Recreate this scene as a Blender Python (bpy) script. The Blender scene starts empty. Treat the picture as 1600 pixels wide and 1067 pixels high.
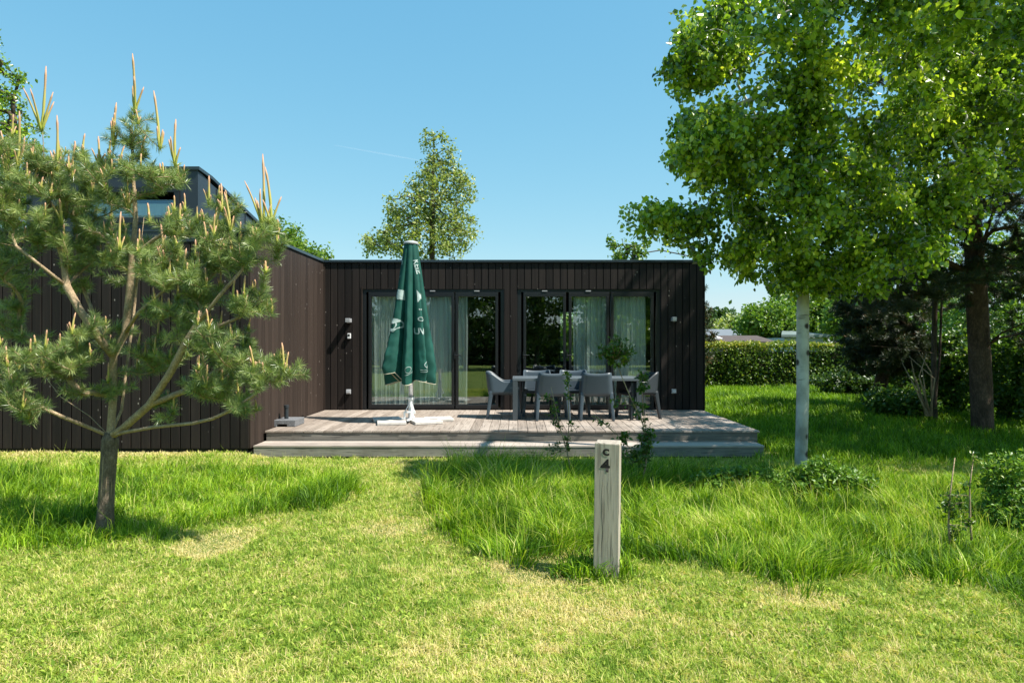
import bpy, bmesh, math, random
import numpy as np
from mathutils import Vector, Matrix, Quaternion

random.seed(7)
rng = np.random.default_rng(11)
SC = bpy.context.scene
COL = SC.collection

# ------------------------------------------------------------------ camera, sky, sun
F = 1066.7          # focal length in photograph pixels (1600 wide)
VX, VY, CH = 808.0, 536.0, 1.58
cam = bpy.data.cameras.new('camera')
cam.lens = 24.0; cam.sensor_width = 36.0
cam.shift_x = (800 - VX) / 1600.0
cam.shift_y = (VY - 533.5) / 1600.0
cam.clip_end = 30000
camo = bpy.data.objects.new('camera', cam)
COL.objects.link(camo)
camo.location = (0, 0, CH); camo.rotation_euler = (math.pi / 2, 0, 0)
SC.camera = camo

LD = Vector((-0.65, 0.25, -1.0)).normalized()
w = bpy.data.worlds.new("World"); SC.world = w; w.use_nodes = True
nt = w.node_tree; nt.nodes.clear()
sky = nt.nodes.new('ShaderNodeTexSky'); sky.sky_type = 'NISHITA'; sky.sun_disc = False
sky.sun_elevation = math.asin(-LD.z)
sky.sun_rotation = math.atan2(-LD.x, -LD.y)
sky.air_density = 1.0; sky.dust_density = 0.3; sky.ozone_density = 1.6
hsv = nt.nodes.new('ShaderNodeHueSaturation')
hsv.inputs['Hue'].default_value = 0.480; hsv.inputs['Saturation'].default_value = 1.12; hsv.inputs['Value'].default_value = 1.0
bg = nt.nodes.new('ShaderNodeBackground'); bg.inputs['Strength'].default_value = 0.115
out = nt.nodes.new('ShaderNodeOutputWorld')
# flatten the horizon glow channel by channel
sp_ = nt.nodes.new('ShaderNodeSeparateColor'); cb_ = nt.nodes.new('ShaderNodeCombineColor')
nt.links.new(sky.outputs[0], hsv.inputs['Color']); nt.links.new(hsv.outputs[0], sp_.inputs[0])
for ci_, (pw, kk) in enumerate(((.74, .90), (.50, 1.58), (.30, 2.45))):
    a_ = nt.nodes.new('ShaderNodeMath'); a_.operation = 'POWER'; a_.inputs[1].default_value = pw; nt.links.new(sp_.outputs[ci_], a_.inputs[0])
    b_ = nt.nodes.new('ShaderNodeMath'); b_.operation = 'MULTIPLY'; b_.inputs[1].default_value = kk; nt.links.new(a_.outputs[0], b_.inputs[0]); nt.links.new(b_.outputs[0], cb_.inputs[ci_])
nt.links.new(cb_.outputs[0], bg.inputs[0]); nt.links.new(bg.outputs[0], out.inputs[0])

sun = bpy.data.lights.new('sun', 'SUN'); sun.energy = 5.0; sun.angle = math.radians(0.53); sun.color = (1.0, 0.95, 0.86)
suno = bpy.data.objects.new('sun', sun); COL.objects.link(suno)
suno.rotation_euler = LD.to_track_quat('-Z', 'Y').to_euler(); suno.location = (8, -4, 12)
SC.view_settings.view_transform = 'Standard'; SC.view_settings.look = 'None'
SC.view_settings.exposure = 0.95; SC.view_settings.gamma = 1.0

# ------------------------------------------------------------------ helpers
def P(px, py, D):
    return Vector(((px - VX) * D / F, D, CH - (py - VY) * D / F))
def PX(px, D): return (px - VX) * D / F
def PZ(py, D): return CH - (py - VY) * D / F

def tag(o, label=None, cat=None, group=None, kind=None):
    if label: o['label'] = label
    if cat: o['category'] = cat
    if group: o['group'] = group
    if kind: o['kind'] = kind
    return o
def thing(name, label, cat, loc=(0, 0, 0), rz=0, group=None):
    o = bpy.data.objects.new(name, None); COL.objects.link(o)
    o.location = loc; o.rotation_euler = (0, 0, rz); o.empty_display_size = 0.2
    return tag(o, label, cat, group)
def copy_tree(o, parent=None):
    c = o.copy(); COL.objects.link(c); c.parent = parent
    for ch in list(o.children): copy_tree(ch, c)
    return c
def wloc(o):
    v = Vector((0, 0, 0))
    while o is not None: v += o.location; o = o.parent
    return v

def np_mesh(name, V, T, mat, parent=None, tone=None, smooth=False):
    """V (n,3), T (m,k) faces of equal size"""
    me = bpy.data.meshes.new(name)
    V = np.asarray(V, dtype=np.float32); T = np.asarray(T, dtype=np.int32)
    if parent is not None: V = V - np.array(wloc(parent), dtype=np.float32)
    k = T.shape[1]
    me.vertices.add(len(V)); me.vertices.foreach_set('co', V.ravel())
    me.loops.add(T.size); me.loops.foreach_set('vertex_index', T.ravel())
    me.polygons.add(len(T)); me.polygons.foreach_set('loop_start', np.arange(0, T.size, k, dtype=np.int32))
    if smooth: me.polygons.foreach_set('use_smooth', np.ones(len(T), dtype=bool))
    if tone is not None:
        a = me.attributes.new('tone', 'FLOAT', 'POINT'); a.data.foreach_set('value', np.asarray(tone, dtype=np.float32))
    me.update(calc_edges=True); me.validate()
    me.materials.append(mat)
    o = bpy.data.objects.new(name, me); COL.objects.link(o)
    if parent is not None: o.parent = parent
    return o

class MB:
    def __init__(s): s.v = []; s.f = []; s.t = []
    def add(s, vs, fs, tone=0.5):
        b = len(s.v); s.v += [tuple(v) for v in vs]; s.f += [tuple(b + i for i in f) for f in fs]; s.t += [tone] * len(vs)
    def box(s, x0, x1, y0, y1, z0, z1, tone=0.5):
        s.add([(x0,y0,z0),(x1,y0,z0),(x1,y1,z0),(x0,y1,z0),(x0,y0,z1),(x1,y0,z1),(x1,y1,z1),(x0,y1,z1)],
              [(0,3,2,1),(4,5,6,7),(0,1,5,4),(1,2,6,5),(2,3,7,6),(3,0,4,7)], tone)
    def loft(s, loops, tone=0.5, caps=True):
        n = len(loops[0]); vs = [p for l in loops for p in l]; fs = []
        for i in range(len(loops) - 1):
            for j in range(n):
                fs.append((i*n+j, i*n+(j+1) % n, (i+1)*n+(j+1) % n, (i+1)*n+j))
        if caps:
            fs.append(tuple(range(n))[::-1]); fs.append(tuple((len(loops)-1)*n + j for j in range(n)))
        s.add(vs, fs, tone)
    def tube(s, pts, rad, n=6, tone=0.5, caps=True):
        pts = [Vector(p) for p in pts]
        if not hasattr(rad, '__len__'): rad = [rad] * len(pts)
        loops = []; ref = None
        for i, p in enumerate(pts):
            d = (pts[min(i+1, len(pts)-1)] - pts[max(i-1, 0)])
            if d.length < 1e-9: d = Vector((0, 0, 1))
            d.normalize()
            if ref is None:
                ref = d.orthogonal().normalized()
            else:
                ref = (ref - d * ref.dot(d))
                ref = ref.normalized() if ref.length > 1e-6 else d.orthogonal().normalized()
            b = d.cross(ref)
            loops.append([p + (ref * math.cos(2*math.pi*k/n) + b * math.sin(2*math.pi*k/n)) * rad[i] for k in range(n)])
        s.loft(loops, tone, caps)
    def prism(s, poly, axis, a0, a1, tone=0.5):
        """extrude 2-D polygon along axis 'x','y' or 'z'"""
        def mk(u, v, a): return {'x': (a, u, v), 'y': (u, a, v), 'z': (u, v, a)}[axis]
        s.loft([[mk(u, v, a0) for u, v in poly], [mk(u, v, a1) for u, v in poly]], tone)
    def build(s, name, mat, parent=None, bevel=0, smooth=False, segs=2, autosmooth=None):
        me = bpy.data.meshes.new(name)
        off = wloc(parent) if parent is not None else Vector((0, 0, 0))
        me.from_pydata([(v[0]-off.x, v[1]-off.y, v[2]-off.z) for v in s.v], [], s.f)
        a = me.attributes.new('tone', 'FLOAT', 'POINT'); a.data.foreach_set('value', s.t)
        bm = bmesh.new(); bm.from_mesh(me); bmesh.ops.recalc_face_normals(bm, faces=bm.faces)
        if bevel:
            bmesh.ops.bevel(bm, geom=[e for e in bm.edges if e.is_manifold and e.calc_face_angle(0) > 0.6],
                            offset=bevel, segments=segs, affect='EDGES', profile=0.5, clamp_overlap=True)
        bm.to_mesh(me); bm.free()
        if smooth: me.polygons.foreach_set('use_smooth', [True] * len(me.polygons))
        me.materials.append(mat)
        o = bpy.data.objects.new(name, me); COL.objects.link(o)
        if parent is not None: o.parent = parent
        return o

# ---- materials
def new_mat(name):
    m = bpy.data.materials.new(name); m.use_nodes = True
    n = m.node_tree; n.nodes.clear()
    o = n.nodes.new('ShaderNodeOutputMaterial')
    return m, n, o
def N(n, typ, **kw):
    nd = n.nodes.new(typ)
    for k, v in kw.items():
        if k in nd.inputs: nd.inputs[k].default_value = v
        else: setattr(nd, k, v)
    return nd
def ramp(n, stops, fac=None, interp='LINEAR'):
    r = n.nodes.new('ShaderNodeValToRGB'); r.color_ramp.interpolation = interp
    els = r.color_ramp.elements
    while len(els) < len(stops): els.new(0.5)
    for e, (p, c) in zip(els, stops):
        e.position = p; e.color = (*c, 1) if len(c) == 3 else c
    if fac is not None: n.links.new(fac, r.inputs[0])
    return r
def coords(n, scale=(1, 1, 1), space='Object'):
    tc = n.nodes.new('ShaderNodeTexCoord'); mp = n.nodes.new('ShaderNodeMapping')
    mp.inputs['Scale'].default_value = scale
    n.links.new(tc.outputs[space], mp.inputs[0]); return mp.outputs[0]
def mixc(n, fac, a, b, blend='MIX'):
    m = n.nodes.new('ShaderNodeMix'); m.data_type = 'RGBA'; m.blend_type = blend
    for s_, v in ((m.inputs[0], fac), (m.inputs[6], a), (m.inputs[7], b)):
        if hasattr(v, 'is_linked') or hasattr(v, 'links'): n.links.new(v, s_)
        else: s_.default_value = v if not isinstance(v, tuple) else ((*v, 1) if len(v) == 3 else v)
    return m.outputs[2]
def noise(n, vec, scale, detail=4, rough=0.55, dist=0):
    t = N(n, 'ShaderNodeTexNoise', Scale=scale, Detail=detail, Roughness=rough, Distortion=dist)
    n.links.new(vec, t.inputs['Vector']); return t.outputs['Fac']
def bump(n, h, strength=0.3, dist=0.01):
    b = N(n, 'ShaderNodeBump', Strength=strength, Distance=dist); n.links.new(h, b.inputs['Height']); return b.outputs[0]

def simple_mat(name, col, rough=0.6, metal=0, var=0.15, scale=12, bumps=0.1, spec=0.5):
    m, n, o = new_mat(name)
    v = coords(n); f = noise(n, v, scale)
    dark = tuple(c * (1 - var) for c in col); lite = tuple(min(1, c * (1 + var)) for c in col)
    c = ramp(n, [(0.3, dark), (0.7, lite)], f)
    p = N(n, 'ShaderNodeBsdfPrincipled', Roughness=rough, Metallic=metal); p.inputs['Specular IOR Level'].default_value = spec
    n.links.new(c.outputs[0], p.inputs['Base Color'])
    if bumps: n.links.new(bump(n, noise(n, v, scale * 6), bumps, 0.004), p.inputs['Normal'])
    n.links.new(p.outputs[0], o.inputs[0]); return m

def leaf_mat(name, stops, rough=0.45, trans=0.35, spec=0.5, tcol=1.6, hue_noise=0.0):
    """stops over per-leaf attribute 'tone'"""
    m, n, o = new_mat(name)
    a = N(n, 'ShaderNodeAttribute', attribute_name='tone')
    c = ramp(n, stops, a.outputs['Fac'])
    p = N(n, 'ShaderNodeBsdfPrincipled', Roughness=rough); p.inputs['Specular IOR Level'].default_value = spec
    n.links.new(c.outputs[0], p.inputs['Base Color'])
    t = N(n, 'ShaderNodeBsdfTranslucent')
    br = mixc(n, 1.0, c.outputs[0], (tcol, tcol * 1.02, tcol * 0.45), 'MULTIPLY')
    n.links.new(br, t.inputs[0])
    mx = N(n, 'ShaderNodeMixShader'); mx.inputs[0].default_value = trans
    n.links.new(p.outputs[0], mx.inputs[1]); n.links.new(t.outputs[0], mx.inputs[2])
    n.links.new(mx.outputs[0], o.inputs[0]); return m

def cladding_mat(name, dark, lite, grain_axis='z'):
    m, n, o = new_mat(name)
    sc = (30, 30, 1.2)
    v = coords(n, sc); g = noise(n, v, 1.0, 6, 0.65, 0.3)
    a = N(n, 'ShaderNodeAttribute', attribute_name='tone')
    ad = N(n, 'ShaderNodeMath', operation='ADD'); n.links.new(a.outputs['Fac'], ad.inputs[0]); n.links.new(g, ad.inputs[1])
    c = ramp(n, [(0.55, dark), (1.45, lite)]); ml = N(n, 'ShaderNodeMath', operation='MULTIPLY'); ml.inputs[1].default_value = 1.0
    sub = N(n, 'ShaderNodeMapRange'); sub.inputs['From Min'].default_value = 0.5; sub.inputs['From Max'].default_value = 1.5
    n.links.new(ad.outputs[0], sub.inputs[0]); n.links.new(sub.outputs[0], c.inputs[0])
    c.color_ramp.elements[0].position = 0.1; c.color_ramp.elements[1].position = 0.9
    # pale resin / bird specks and knots
    vo = N(n, 'ShaderNodeTexVoronoi', Scale=4.0); v2 = coords(n, (2.2, 2.2, 1.3)); n.links.new(v2, vo.inputs['Vector'])
    sp = ramp(n, [(0.0, (1, 1, 1)), (0.055, (1, 1, 1)), (0.08, (0, 0, 0))], vo.outputs['Distance'])
    v3 = coords(n, (1, 1, 0.35)); big = ramp(n, [(0.40, (0.12,)*3), (0.58, (0.85,)*3)], noise(n, v3, 1.6, 5))
    fac = mixc(n, 1.0, sp.outputs[0], big.outputs[0], 'MULTIPLY')
    c2 = mixc(n, fac, c.outputs[0], (0.34, 0.30, 0.27))
    v4 = coords(n, (9, 9, 0.5)); st = ramp(n, [(0.55, (0, 0, 0)), (0.8, (0.45,)*3)], noise(n, v4, 1.0, 6, 0.7))
    c3 = mixc(n, st.outputs[0], c2, tuple(min(1, q * 1.9) for q in lite))
    p = N(n, 'ShaderNodeBsdfPrincipled', Roughness=0.7); n.links.new(c3, p.inputs['Base Color'])
    p.inputs['Specular IOR Level'].default_value = 0.22
    n.links.new(bump(n, g, 0.35, 0.004), p.inputs['Normal'])
    n.links.new(p.outputs[0], o.inputs[0]); return m

def grey_wood_mat(name, axis, dark, lite, stain=(0.10, 0.085, 0.07), crack=0.0):
    m, n, o = new_mat(name)
    sc = {'x': (1.3, 28, 28), 'y': (28, 1.3, 28), 'z': (28, 28, 1.3)}[axis]
    v = coords(n, sc); g = noise(n, v, 1.0, 7, 0.68, 0.4)
    a = N(n, 'ShaderNodeAttribute', attribute_name='tone')
    md = N(n, 'ShaderNodeMath', operation='MULTIPLY_ADD'); md.inputs[1].default_value = 0.5
    n.links.new(a.outputs['Fac'], md.inputs[0]); n.links.new(g, md.inputs[2])
    mr = N(n, 'ShaderNodeMapRange'); mr.inputs['From Min'].default_value = 0.35; mr.inputs['From Max'].default_value = 1.1
    n.links.new(md.outputs[0], mr.inputs[0])
    c = ramp(n, [(0.05, dark), (0.95, lite)], mr.outputs[0])
    big = ramp(n, [(0.5, (0, 0, 0)), (0.72, (0.55,)*3)], noise(n, coords(n, (1, 1, 1)), 2.3, 6, 0.6))
    c2 = mixc(n, big.outputs[0], c.outputs[0], stain)
    fine = ramp(n, [(0.56, (0, 0, 0)), (0.64, (0.65,)*3)], noise(n, coords(n, tuple(q*2.2 for q in sc)), 1.0, 3, 0.5))
    c3 = mixc(n, fine.outputs[0], c2, tuple(q * 0.55 for q in dark))
    p = N(n, 'ShaderNodeBsdfPrincipled', Roughness=0.8); p.inputs['Specular IOR Level'].default_value = 0.25
    n.links.new(c3, p.inputs['Base Color']); n.links.new(bump(n, g, 0.5, 0.006), p.inputs['Normal'])
    n.links.new(p.outputs[0], o.inputs[0]); return m

def bark_mat(name, dark, lite, scale=(14, 14, 4), b=0.8):
    m, n, o = new_mat(name)
    v = coords(n, scale); f = noise(n, v, 1.0, 7, 0.7, 0.6)
    vo = N(n, 'ShaderNodeTexVoronoi', Scale=2.6, feature='DISTANCE_TO_EDGE')
    dn = N(n, 'ShaderNodeTexNoise', Scale=1.2, Detail=4); n.links.new(v, dn.inputs['Vector'])
    va = N(n, 'ShaderNodeVectorMath', operation='MULTIPLY_ADD'); va.inputs[1].default_value = (2.2, 2.2, 2.2); n.links.new(dn.outputs['Color'], va.inputs[0]); n.links.new(v, va.inputs[2]); n.links.new(va.outputs[0], vo.inputs['Vector'])
    k = ramp(n, [(0.0, (0.6,)*3), (0.3, (1,)*3)], vo.outputs['Distance'])
    c = ramp(n, [(0.3, dark), (0.72, lite)], f)
    c2 = mixc(n, 1.0, c.outputs[0], k.outputs[0], 'MULTIPLY')
    p = N(n, 'ShaderNodeBsdfPrincipled', Roughness=0.9); p.inputs['Specular IOR Level'].default_value = 0.15
    n.links.new(c2, p.inputs['Base Color']); n.links.new(bump(n, f, b, 0.03), p.inputs['Normal'])
    n.links.new(p.outputs[0], o.inputs[0]); return m

M = {}
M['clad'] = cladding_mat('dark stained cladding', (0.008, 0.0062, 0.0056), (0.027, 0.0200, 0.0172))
M['clad_side'] = cladding_mat('sunlit brown cladding', (0.021, 0.014, 0.0110), (0.050, 0.035, 0.0275))  # clad lightened: sunlight on the wing side put into the colour
M['black'] = simple_mat('black backing', (0.006, 0.006, 0.006), 0.9, bumps=0)
M['frame'] = simple_mat('anthracite door frame', (0.008, 0.009, 0.011), 0.4, var=0.1, bumps=0.03)
M['frame_lit'] = simple_mat('light grey door stop', (0.35, 0.36, 0.37), 0.5, bumps=0)
M['trim'] = simple_mat('blue black metal trim', (0.020, 0.032, 0.040), 0.35, var=0.15, bumps=0.02)
M['zinc'] = simple_mat('anthracite metal sheet', (0.020, 0.026, 0.036), 0.38, var=0.12, scale=3, bumps=0.03)
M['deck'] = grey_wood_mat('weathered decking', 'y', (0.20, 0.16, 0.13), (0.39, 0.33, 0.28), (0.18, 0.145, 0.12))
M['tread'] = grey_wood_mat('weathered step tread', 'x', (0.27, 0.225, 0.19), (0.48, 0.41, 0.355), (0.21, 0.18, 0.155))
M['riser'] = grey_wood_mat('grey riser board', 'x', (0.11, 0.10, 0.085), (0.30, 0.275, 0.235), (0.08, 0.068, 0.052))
M['post'] = grey_wood_mat('silver grey post wood', 'z', (0.20, 0.17, 0.138), (0.53, 0.47, 0.39), (0.24, 0.195, 0.15))
M['paint'] = simple_mat('black branded letter', (0.008, 0.006, 0.006), 0.8, bumps=0)
M['plastic'] = simple_mat('grey moulded plastic', (0.050, 0.070, 0.088), 0.42, var=0.06, scale=5, bumps=0.03)
M['plastic_dark'] = simple_mat('shaded grey and black plastic', (0.022, 0.028, 0.034), 0.45, var=0.06, scale=5, bumps=0.03)  # darkened copy of plastic for the chair's shade; the black tube shares it
M['tabletop'] = simple_mat('grey table slats', (0.10, 0.12, 0.135), 0.4, var=0.08, scale=6, bumps=0.03)
M['tableleg'] = simple_mat('grey table frame', (0.055, 0.068, 0.078), 0.4, var=0.06, bumps=0.02)
M['white_metal'] = simple_mat('white coated metal', (0.72, 0.73, 0.74), 0.35, var=0.05, bumps=0.02)
M['alu'] = simple_mat('brushed aluminium', (0.62, 0.63, 0.65), 0.3, metal=0.6, var=0.08, bumps=0.02)
M['concrete'] = simple_mat('pale concrete tile', (0.52, 0.49, 0.45), 0.85, var=0.2, scale=9, bumps=0.4)
M['granite'] = simple_mat('grey granite foot', (0.15, 0.155, 0.165), 0.7, var=0.4, scale=40, bumps=0.3)
M['lampgrey'] = simple_mat('silver lamp housing', (0.42, 0.43, 0.45), 0.4, metal=0.3, var=0.05, bumps=0)
M['interior'] = simple_mat('interior wall', (0.10, 0.075, 0.06), 0.85, bumps=0)
M['interior_floor'] = simple_mat('interior floor', (0.16, 0.11, 0.075), 0.5, bumps=0)

# fabric of parasol
m, n, o = new_mat('bottle green parasol cloth')
v = coords(n); f = noise(n, v, 5, 4)
c = ramp(n, [(0.3, (0.007, 0.062, 0.048)), (0.75, (0.012, 0.100, 0.078))], f)
p = N(n, 'ShaderNodeBsdfPrincipled', Roughness=0.75); p.inputs['Specular IOR Level'].default_value = 0.3
n.links.new(c.outputs[0], p.inputs['Base Color'])
wv = coords(n, (300, 300, 300)); n.links.new(bump(n, noise(n, wv, 1, 2), 0.15, 0.001), p.inputs['Normal'])
t = N(n, 'ShaderNodeBsdfTranslucent'); t.inputs[0].default_value = (0.01, 0.10, 0.07, 1)
mx = N(n, 'ShaderNodeMixShader'); mx.inputs[0].default_value = 0.12
n.links.new(p.outputs[0], mx.inputs[1]); n.links.new(t.outputs[0], mx.inputs[2]); n.links.new(mx.outputs[0], o.inputs[0]); M['cloth'] = m
M['print'] = simple_mat('white cloth print', (0.36, 0.44, 0.42), 0.7, bumps=0)
M['hem'] = simple_mat('cream hem', (0.55, 0.50, 0.38), 0.7, bumps=0)

# curtain
m, n, o = new_mat('sheer white curtain')
v = coords(n, (40, 40, 2)); f = noise(n, v, 1, 3)
c = ramp(n, [(0.3, (0.66, 0.70, 0.68)), (0.7, (0.80, 0.83, 0.81))], f)
d = N(n, 'ShaderNodeBsdfDiffuse'); n.links.new(c.outputs[0], d.inputs[0])
t = N(n, 'ShaderNodeBsdfTranslucent'); n.links.new(c.outputs[0], t.inputs[0])
tr = N(n, 'ShaderNodeBsdfTransparent')
mx = N(n, 'ShaderNodeMixShader'); mx.inputs[0].default_value = 0.18
n.links.new(d.outputs[0], mx.inputs[1]); n.links.new(t.outputs[0], mx.inputs[2])
mx2 = N(n, 'ShaderNodeMixShader'); mx2.inputs[0].default_value = 0.06
n.links.new(mx.outputs[0], mx2.inputs[1]); n.links.new(tr.outputs[0], mx2.inputs[2])
n.links.new(mx2.outputs[0], o.inputs[0]); M['curtain'] = m

# thin glass
m, n, o = new_mat('double glazing')
tr = N(n, 'ShaderNodeBsdfTransparent'); tr.inputs[0].default_value = (0.95, 0.99, 0.975, 1)
g = N(n, 'ShaderNodeBsdfGlossy', Roughness=0.0); g.inputs[0].default_value = (0.92, 0.97, 0.98, 1)
fr = N(n, 'ShaderNodeFresnel', IOR=1.5)
ad = N(n, 'ShaderNodeMath', operation='MULTIPLY_ADD'); ad.inputs[1].default_value = 0.7; ad.inputs[2].default_value = 0.09
ad.use_clamp = True
n.links.new(fr.outputs[0], ad.inputs[0])
gw = noise(n, coords(n), 1.1, 2); n.links.new(bump(n, gw, 0.02, 0.02), g.inputs['Normal'])
mx = N(n, 'ShaderNodeMixShader'); n.links.new(ad.outputs[0], mx.inputs[0])
n.links.new(tr.outputs[0], mx.inputs[1]); n.links.new(g.outputs[0], mx.inputs[2]); n.links.new(mx.outputs[0], o.inputs[0]); M['glass'] = m

# birch bark
m, n, o = new_mat('white birch bark')
v = coords(n, (3, 3, 14)); f = noise(n, v, 1.0, 5, 0.6, 0.3)
base = ramp(n, [(0.35, (0.28, 0.265, 0.235)), (0.6, (0.56, 0.545, 0.51))], noise(n, coords(n, (5, 5, 3)), 1.0, 4))
ln = ramp(n, [(0.60, (0, 0, 0)), (0.68, (0.8,)*3)], f)
c1 = mixc(n, ln.outputs[0], base.outputs[0], (0.10, 0.08, 0.06))
vo = N(n, 'ShaderNodeTexVoronoi', Scale=1.0); n.links.new(coords(n, (5, 5, 5.5)), vo.inputs['Vector'])
sp = ramp(n, [(0.16, (1,)*3), (0.27, (0,)*3)], vo.outputs['Distance'])
c2 = mixc(n, sp.outputs[0], c1, (0.035, 0.022, 0.018))
p = N(n, 'ShaderNodeBsdfPrincipled', Roughness=0.75); n.links.new(c2, p.inputs['Base Color'])
n.links.new(bump(n, f, 0.4, 0.01), p.inputs['Normal']); n.links.new(p.outputs[0], o.inputs[0]); M['birch_bark'] = m
M['bark'] = bark_mat('brown bark', (0.055, 0.040, 0.030), (0.17, 0.13, 0.10))
M['pine_bark'] = bark_mat('young pine bark', (0.10, 0.075, 0.055), (0.30, 0.24, 0.18), (16, 16, 9))
M['pine_limb'] = bark_mat('pale pine limb', (0.32, 0.22, 0.13), (0.62, 0.47, 0.31), (18, 18, 18), 0.5)
M['big_pine_bark'] = bark_mat('dark pine bark', (0.05, 0.032, 0.022), (0.20, 0.13, 0.095), (7, 7, 3), 1.0)

M['birch_leaf'] = leaf_mat('birch leaves', [(0.0, (0.030, 0.065, 0.010)), (0.4, (0.10, 0.185, 0.018)), (0.65, (0.25, 0.37, 0.028)), (1.0, (0.52, 0.56, 0.08))], 0.27, 0.36, 0.8, 2.1)
M['far_leaf'] = leaf_mat('pale spring leaves', [(0.0, (0.09, 0.14, 0.045)), (0.5, (0.24, 0.30, 0.085)), (1.0, (0.46, 0.46, 0.15))], 0.4, 0.4)
M['fresh_leaf'] = leaf_mat('fresh bright leaves', [(0.0, (0.05, 0.11, 0.015)), (0.5, (0.12, 0.22, 0.025)), (1.0, (0.25, 0.34, 0.04))], 0.4, 0.35)
M['dark_leaf'] = leaf_mat('dark mixed leaves', [(0.0, (0.022, 0.050, 0.012)), (0.5, (0.055, 0.11, 0.020)), (1.0, (0.13, 0.20, 0.035))], 0.4, 0.25)
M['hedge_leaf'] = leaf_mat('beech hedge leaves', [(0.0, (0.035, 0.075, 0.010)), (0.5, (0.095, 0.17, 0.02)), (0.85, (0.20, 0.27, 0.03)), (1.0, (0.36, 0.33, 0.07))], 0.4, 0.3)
M['gloss_leaf'] = leaf_mat('glossy shrub leaves', [(0.0, (0.06, 0.13, 0.02)), (0.6, (0.14, 0.26, 0.035)), (1.0, (0.27, 0.38, 0.05))], 0.40, 0.3, 0.4)
M['sap_leaf'] = leaf_mat('young sapling leaves', [(0.0, (0.035, 0.085, 0.015)), (0.6, (0.08, 0.16, 0.025)), (1.0, (0.24, 0.30, 0.03))], 0.35, 0.35)
M['needle'] = leaf_mat('blue green pine needles', [(0.0, (0.055, 0.095, 0.030)), (0.5, (0.17, 0.245, 0.080)), (1.0, (0.42, 0.48, 0.17))], 0.33, 0.22, 0.6)
M['dark_needle'] = leaf_mat('dark pine needles', [(0.0, (0.018, 0.034, 0.012)), (0.6, (0.04, 0.062, 0.020)), (0.93, (0.075, 0.09, 0.03)), (1.0, (0.22, 0.10, 0.03))], 0.5, 0.1)
M['candle'] = leaf_mat('spring pine candle', [(0.0, (0.34, 0.40, 0.04)), (0.5, (0.46, 0.40, 0.11)), (0.8, (0.50, 0.31, 0.15)), (1.0, (0.55, 0.30, 0.19))], 0.6, 0.1)
M['grass'] = leaf_mat('mown lawn blades', [(0.0, (0.11, 0.20, 0.020)), (0.3, (0.22, 0.33, 0.040)), (0.6, (0.38, 0.48, 0.065)), (0.85, (0.58, 0.54, 0.18)), (1.0, (0.68, 0.57, 0.28))], 0.55, 0.35, 0.2, 1.3)
M['long_grass'] = leaf_mat('long meadow blades', [(0.0, (0.035, 0.095, 0.004)), (0.35, (0.12, 0.245, 0.008)), (0.7, (0.29, 0.45, 0.018)), (0.9, (0.42, 0.52, 0.05)), (1.0, (0.60, 0.58, 0.20))], 0.5, 0.30, 0.22, 1.4)

# ------------------------------------------------------------------ noise field for vegetation (world space)
_tab = rng.random((256, 256))
def vnoise(x, y, s):
    x = np.asarray(x) * s + 1000.3; y = np.asarray(y) * s + 1000.7
    xi = np.floor(x).astype(int); yi = np.floor(y).astype(int); fx = x - xi; fy = y - yi
    fx = fx*fx*(3-2*fx); fy = fy*fy*(3-2*fy)
    g = lambda i, j: _tab[i % 256, j % 256]
    return (g(xi, yi)*(1-fx) + g(xi+1, yi)*fx)*(1-fy) + (g(xi, yi+1)*(1-fx) + g(xi+1, yi+1)*fx)*fy
def fbm(x, y, s): return (vnoise(x, y, s)*4 + vnoise(x, y, s*2.1)*2 + vnoise(x, y, s*4.3))/7.0

def gh(x, y):
    x = np.asarray(x, dtype=float); y = np.asarray(y, dtype=float)
    h = (fbm(x, y, 0.9) - 0.5) * 0.05
    s = np.clip((y - 9.5) / 5, 0, 1) * np.clip((x - 4.2) / 1.5, 0, 1); s = s*s*(3-2*s)
    h = h + 0.20 * s
    q = np.clip((y - 8.4)/.8, 0, 1)*np.clip((-3.3 - x)/.5, 0, 1)*0.085
    # keep flat below the buildings and far away
    inb = np.clip(np.minimum.reduce([y - 8.9, 24 - y, 4.6 - x, x + 12]) / 0.4, 0, 1)
    h = h * (1 - inb) + q
    far = np.clip((np.hypot(x, y) - 40) / 40, 0, 1)
    return h * (1 - far)

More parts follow.
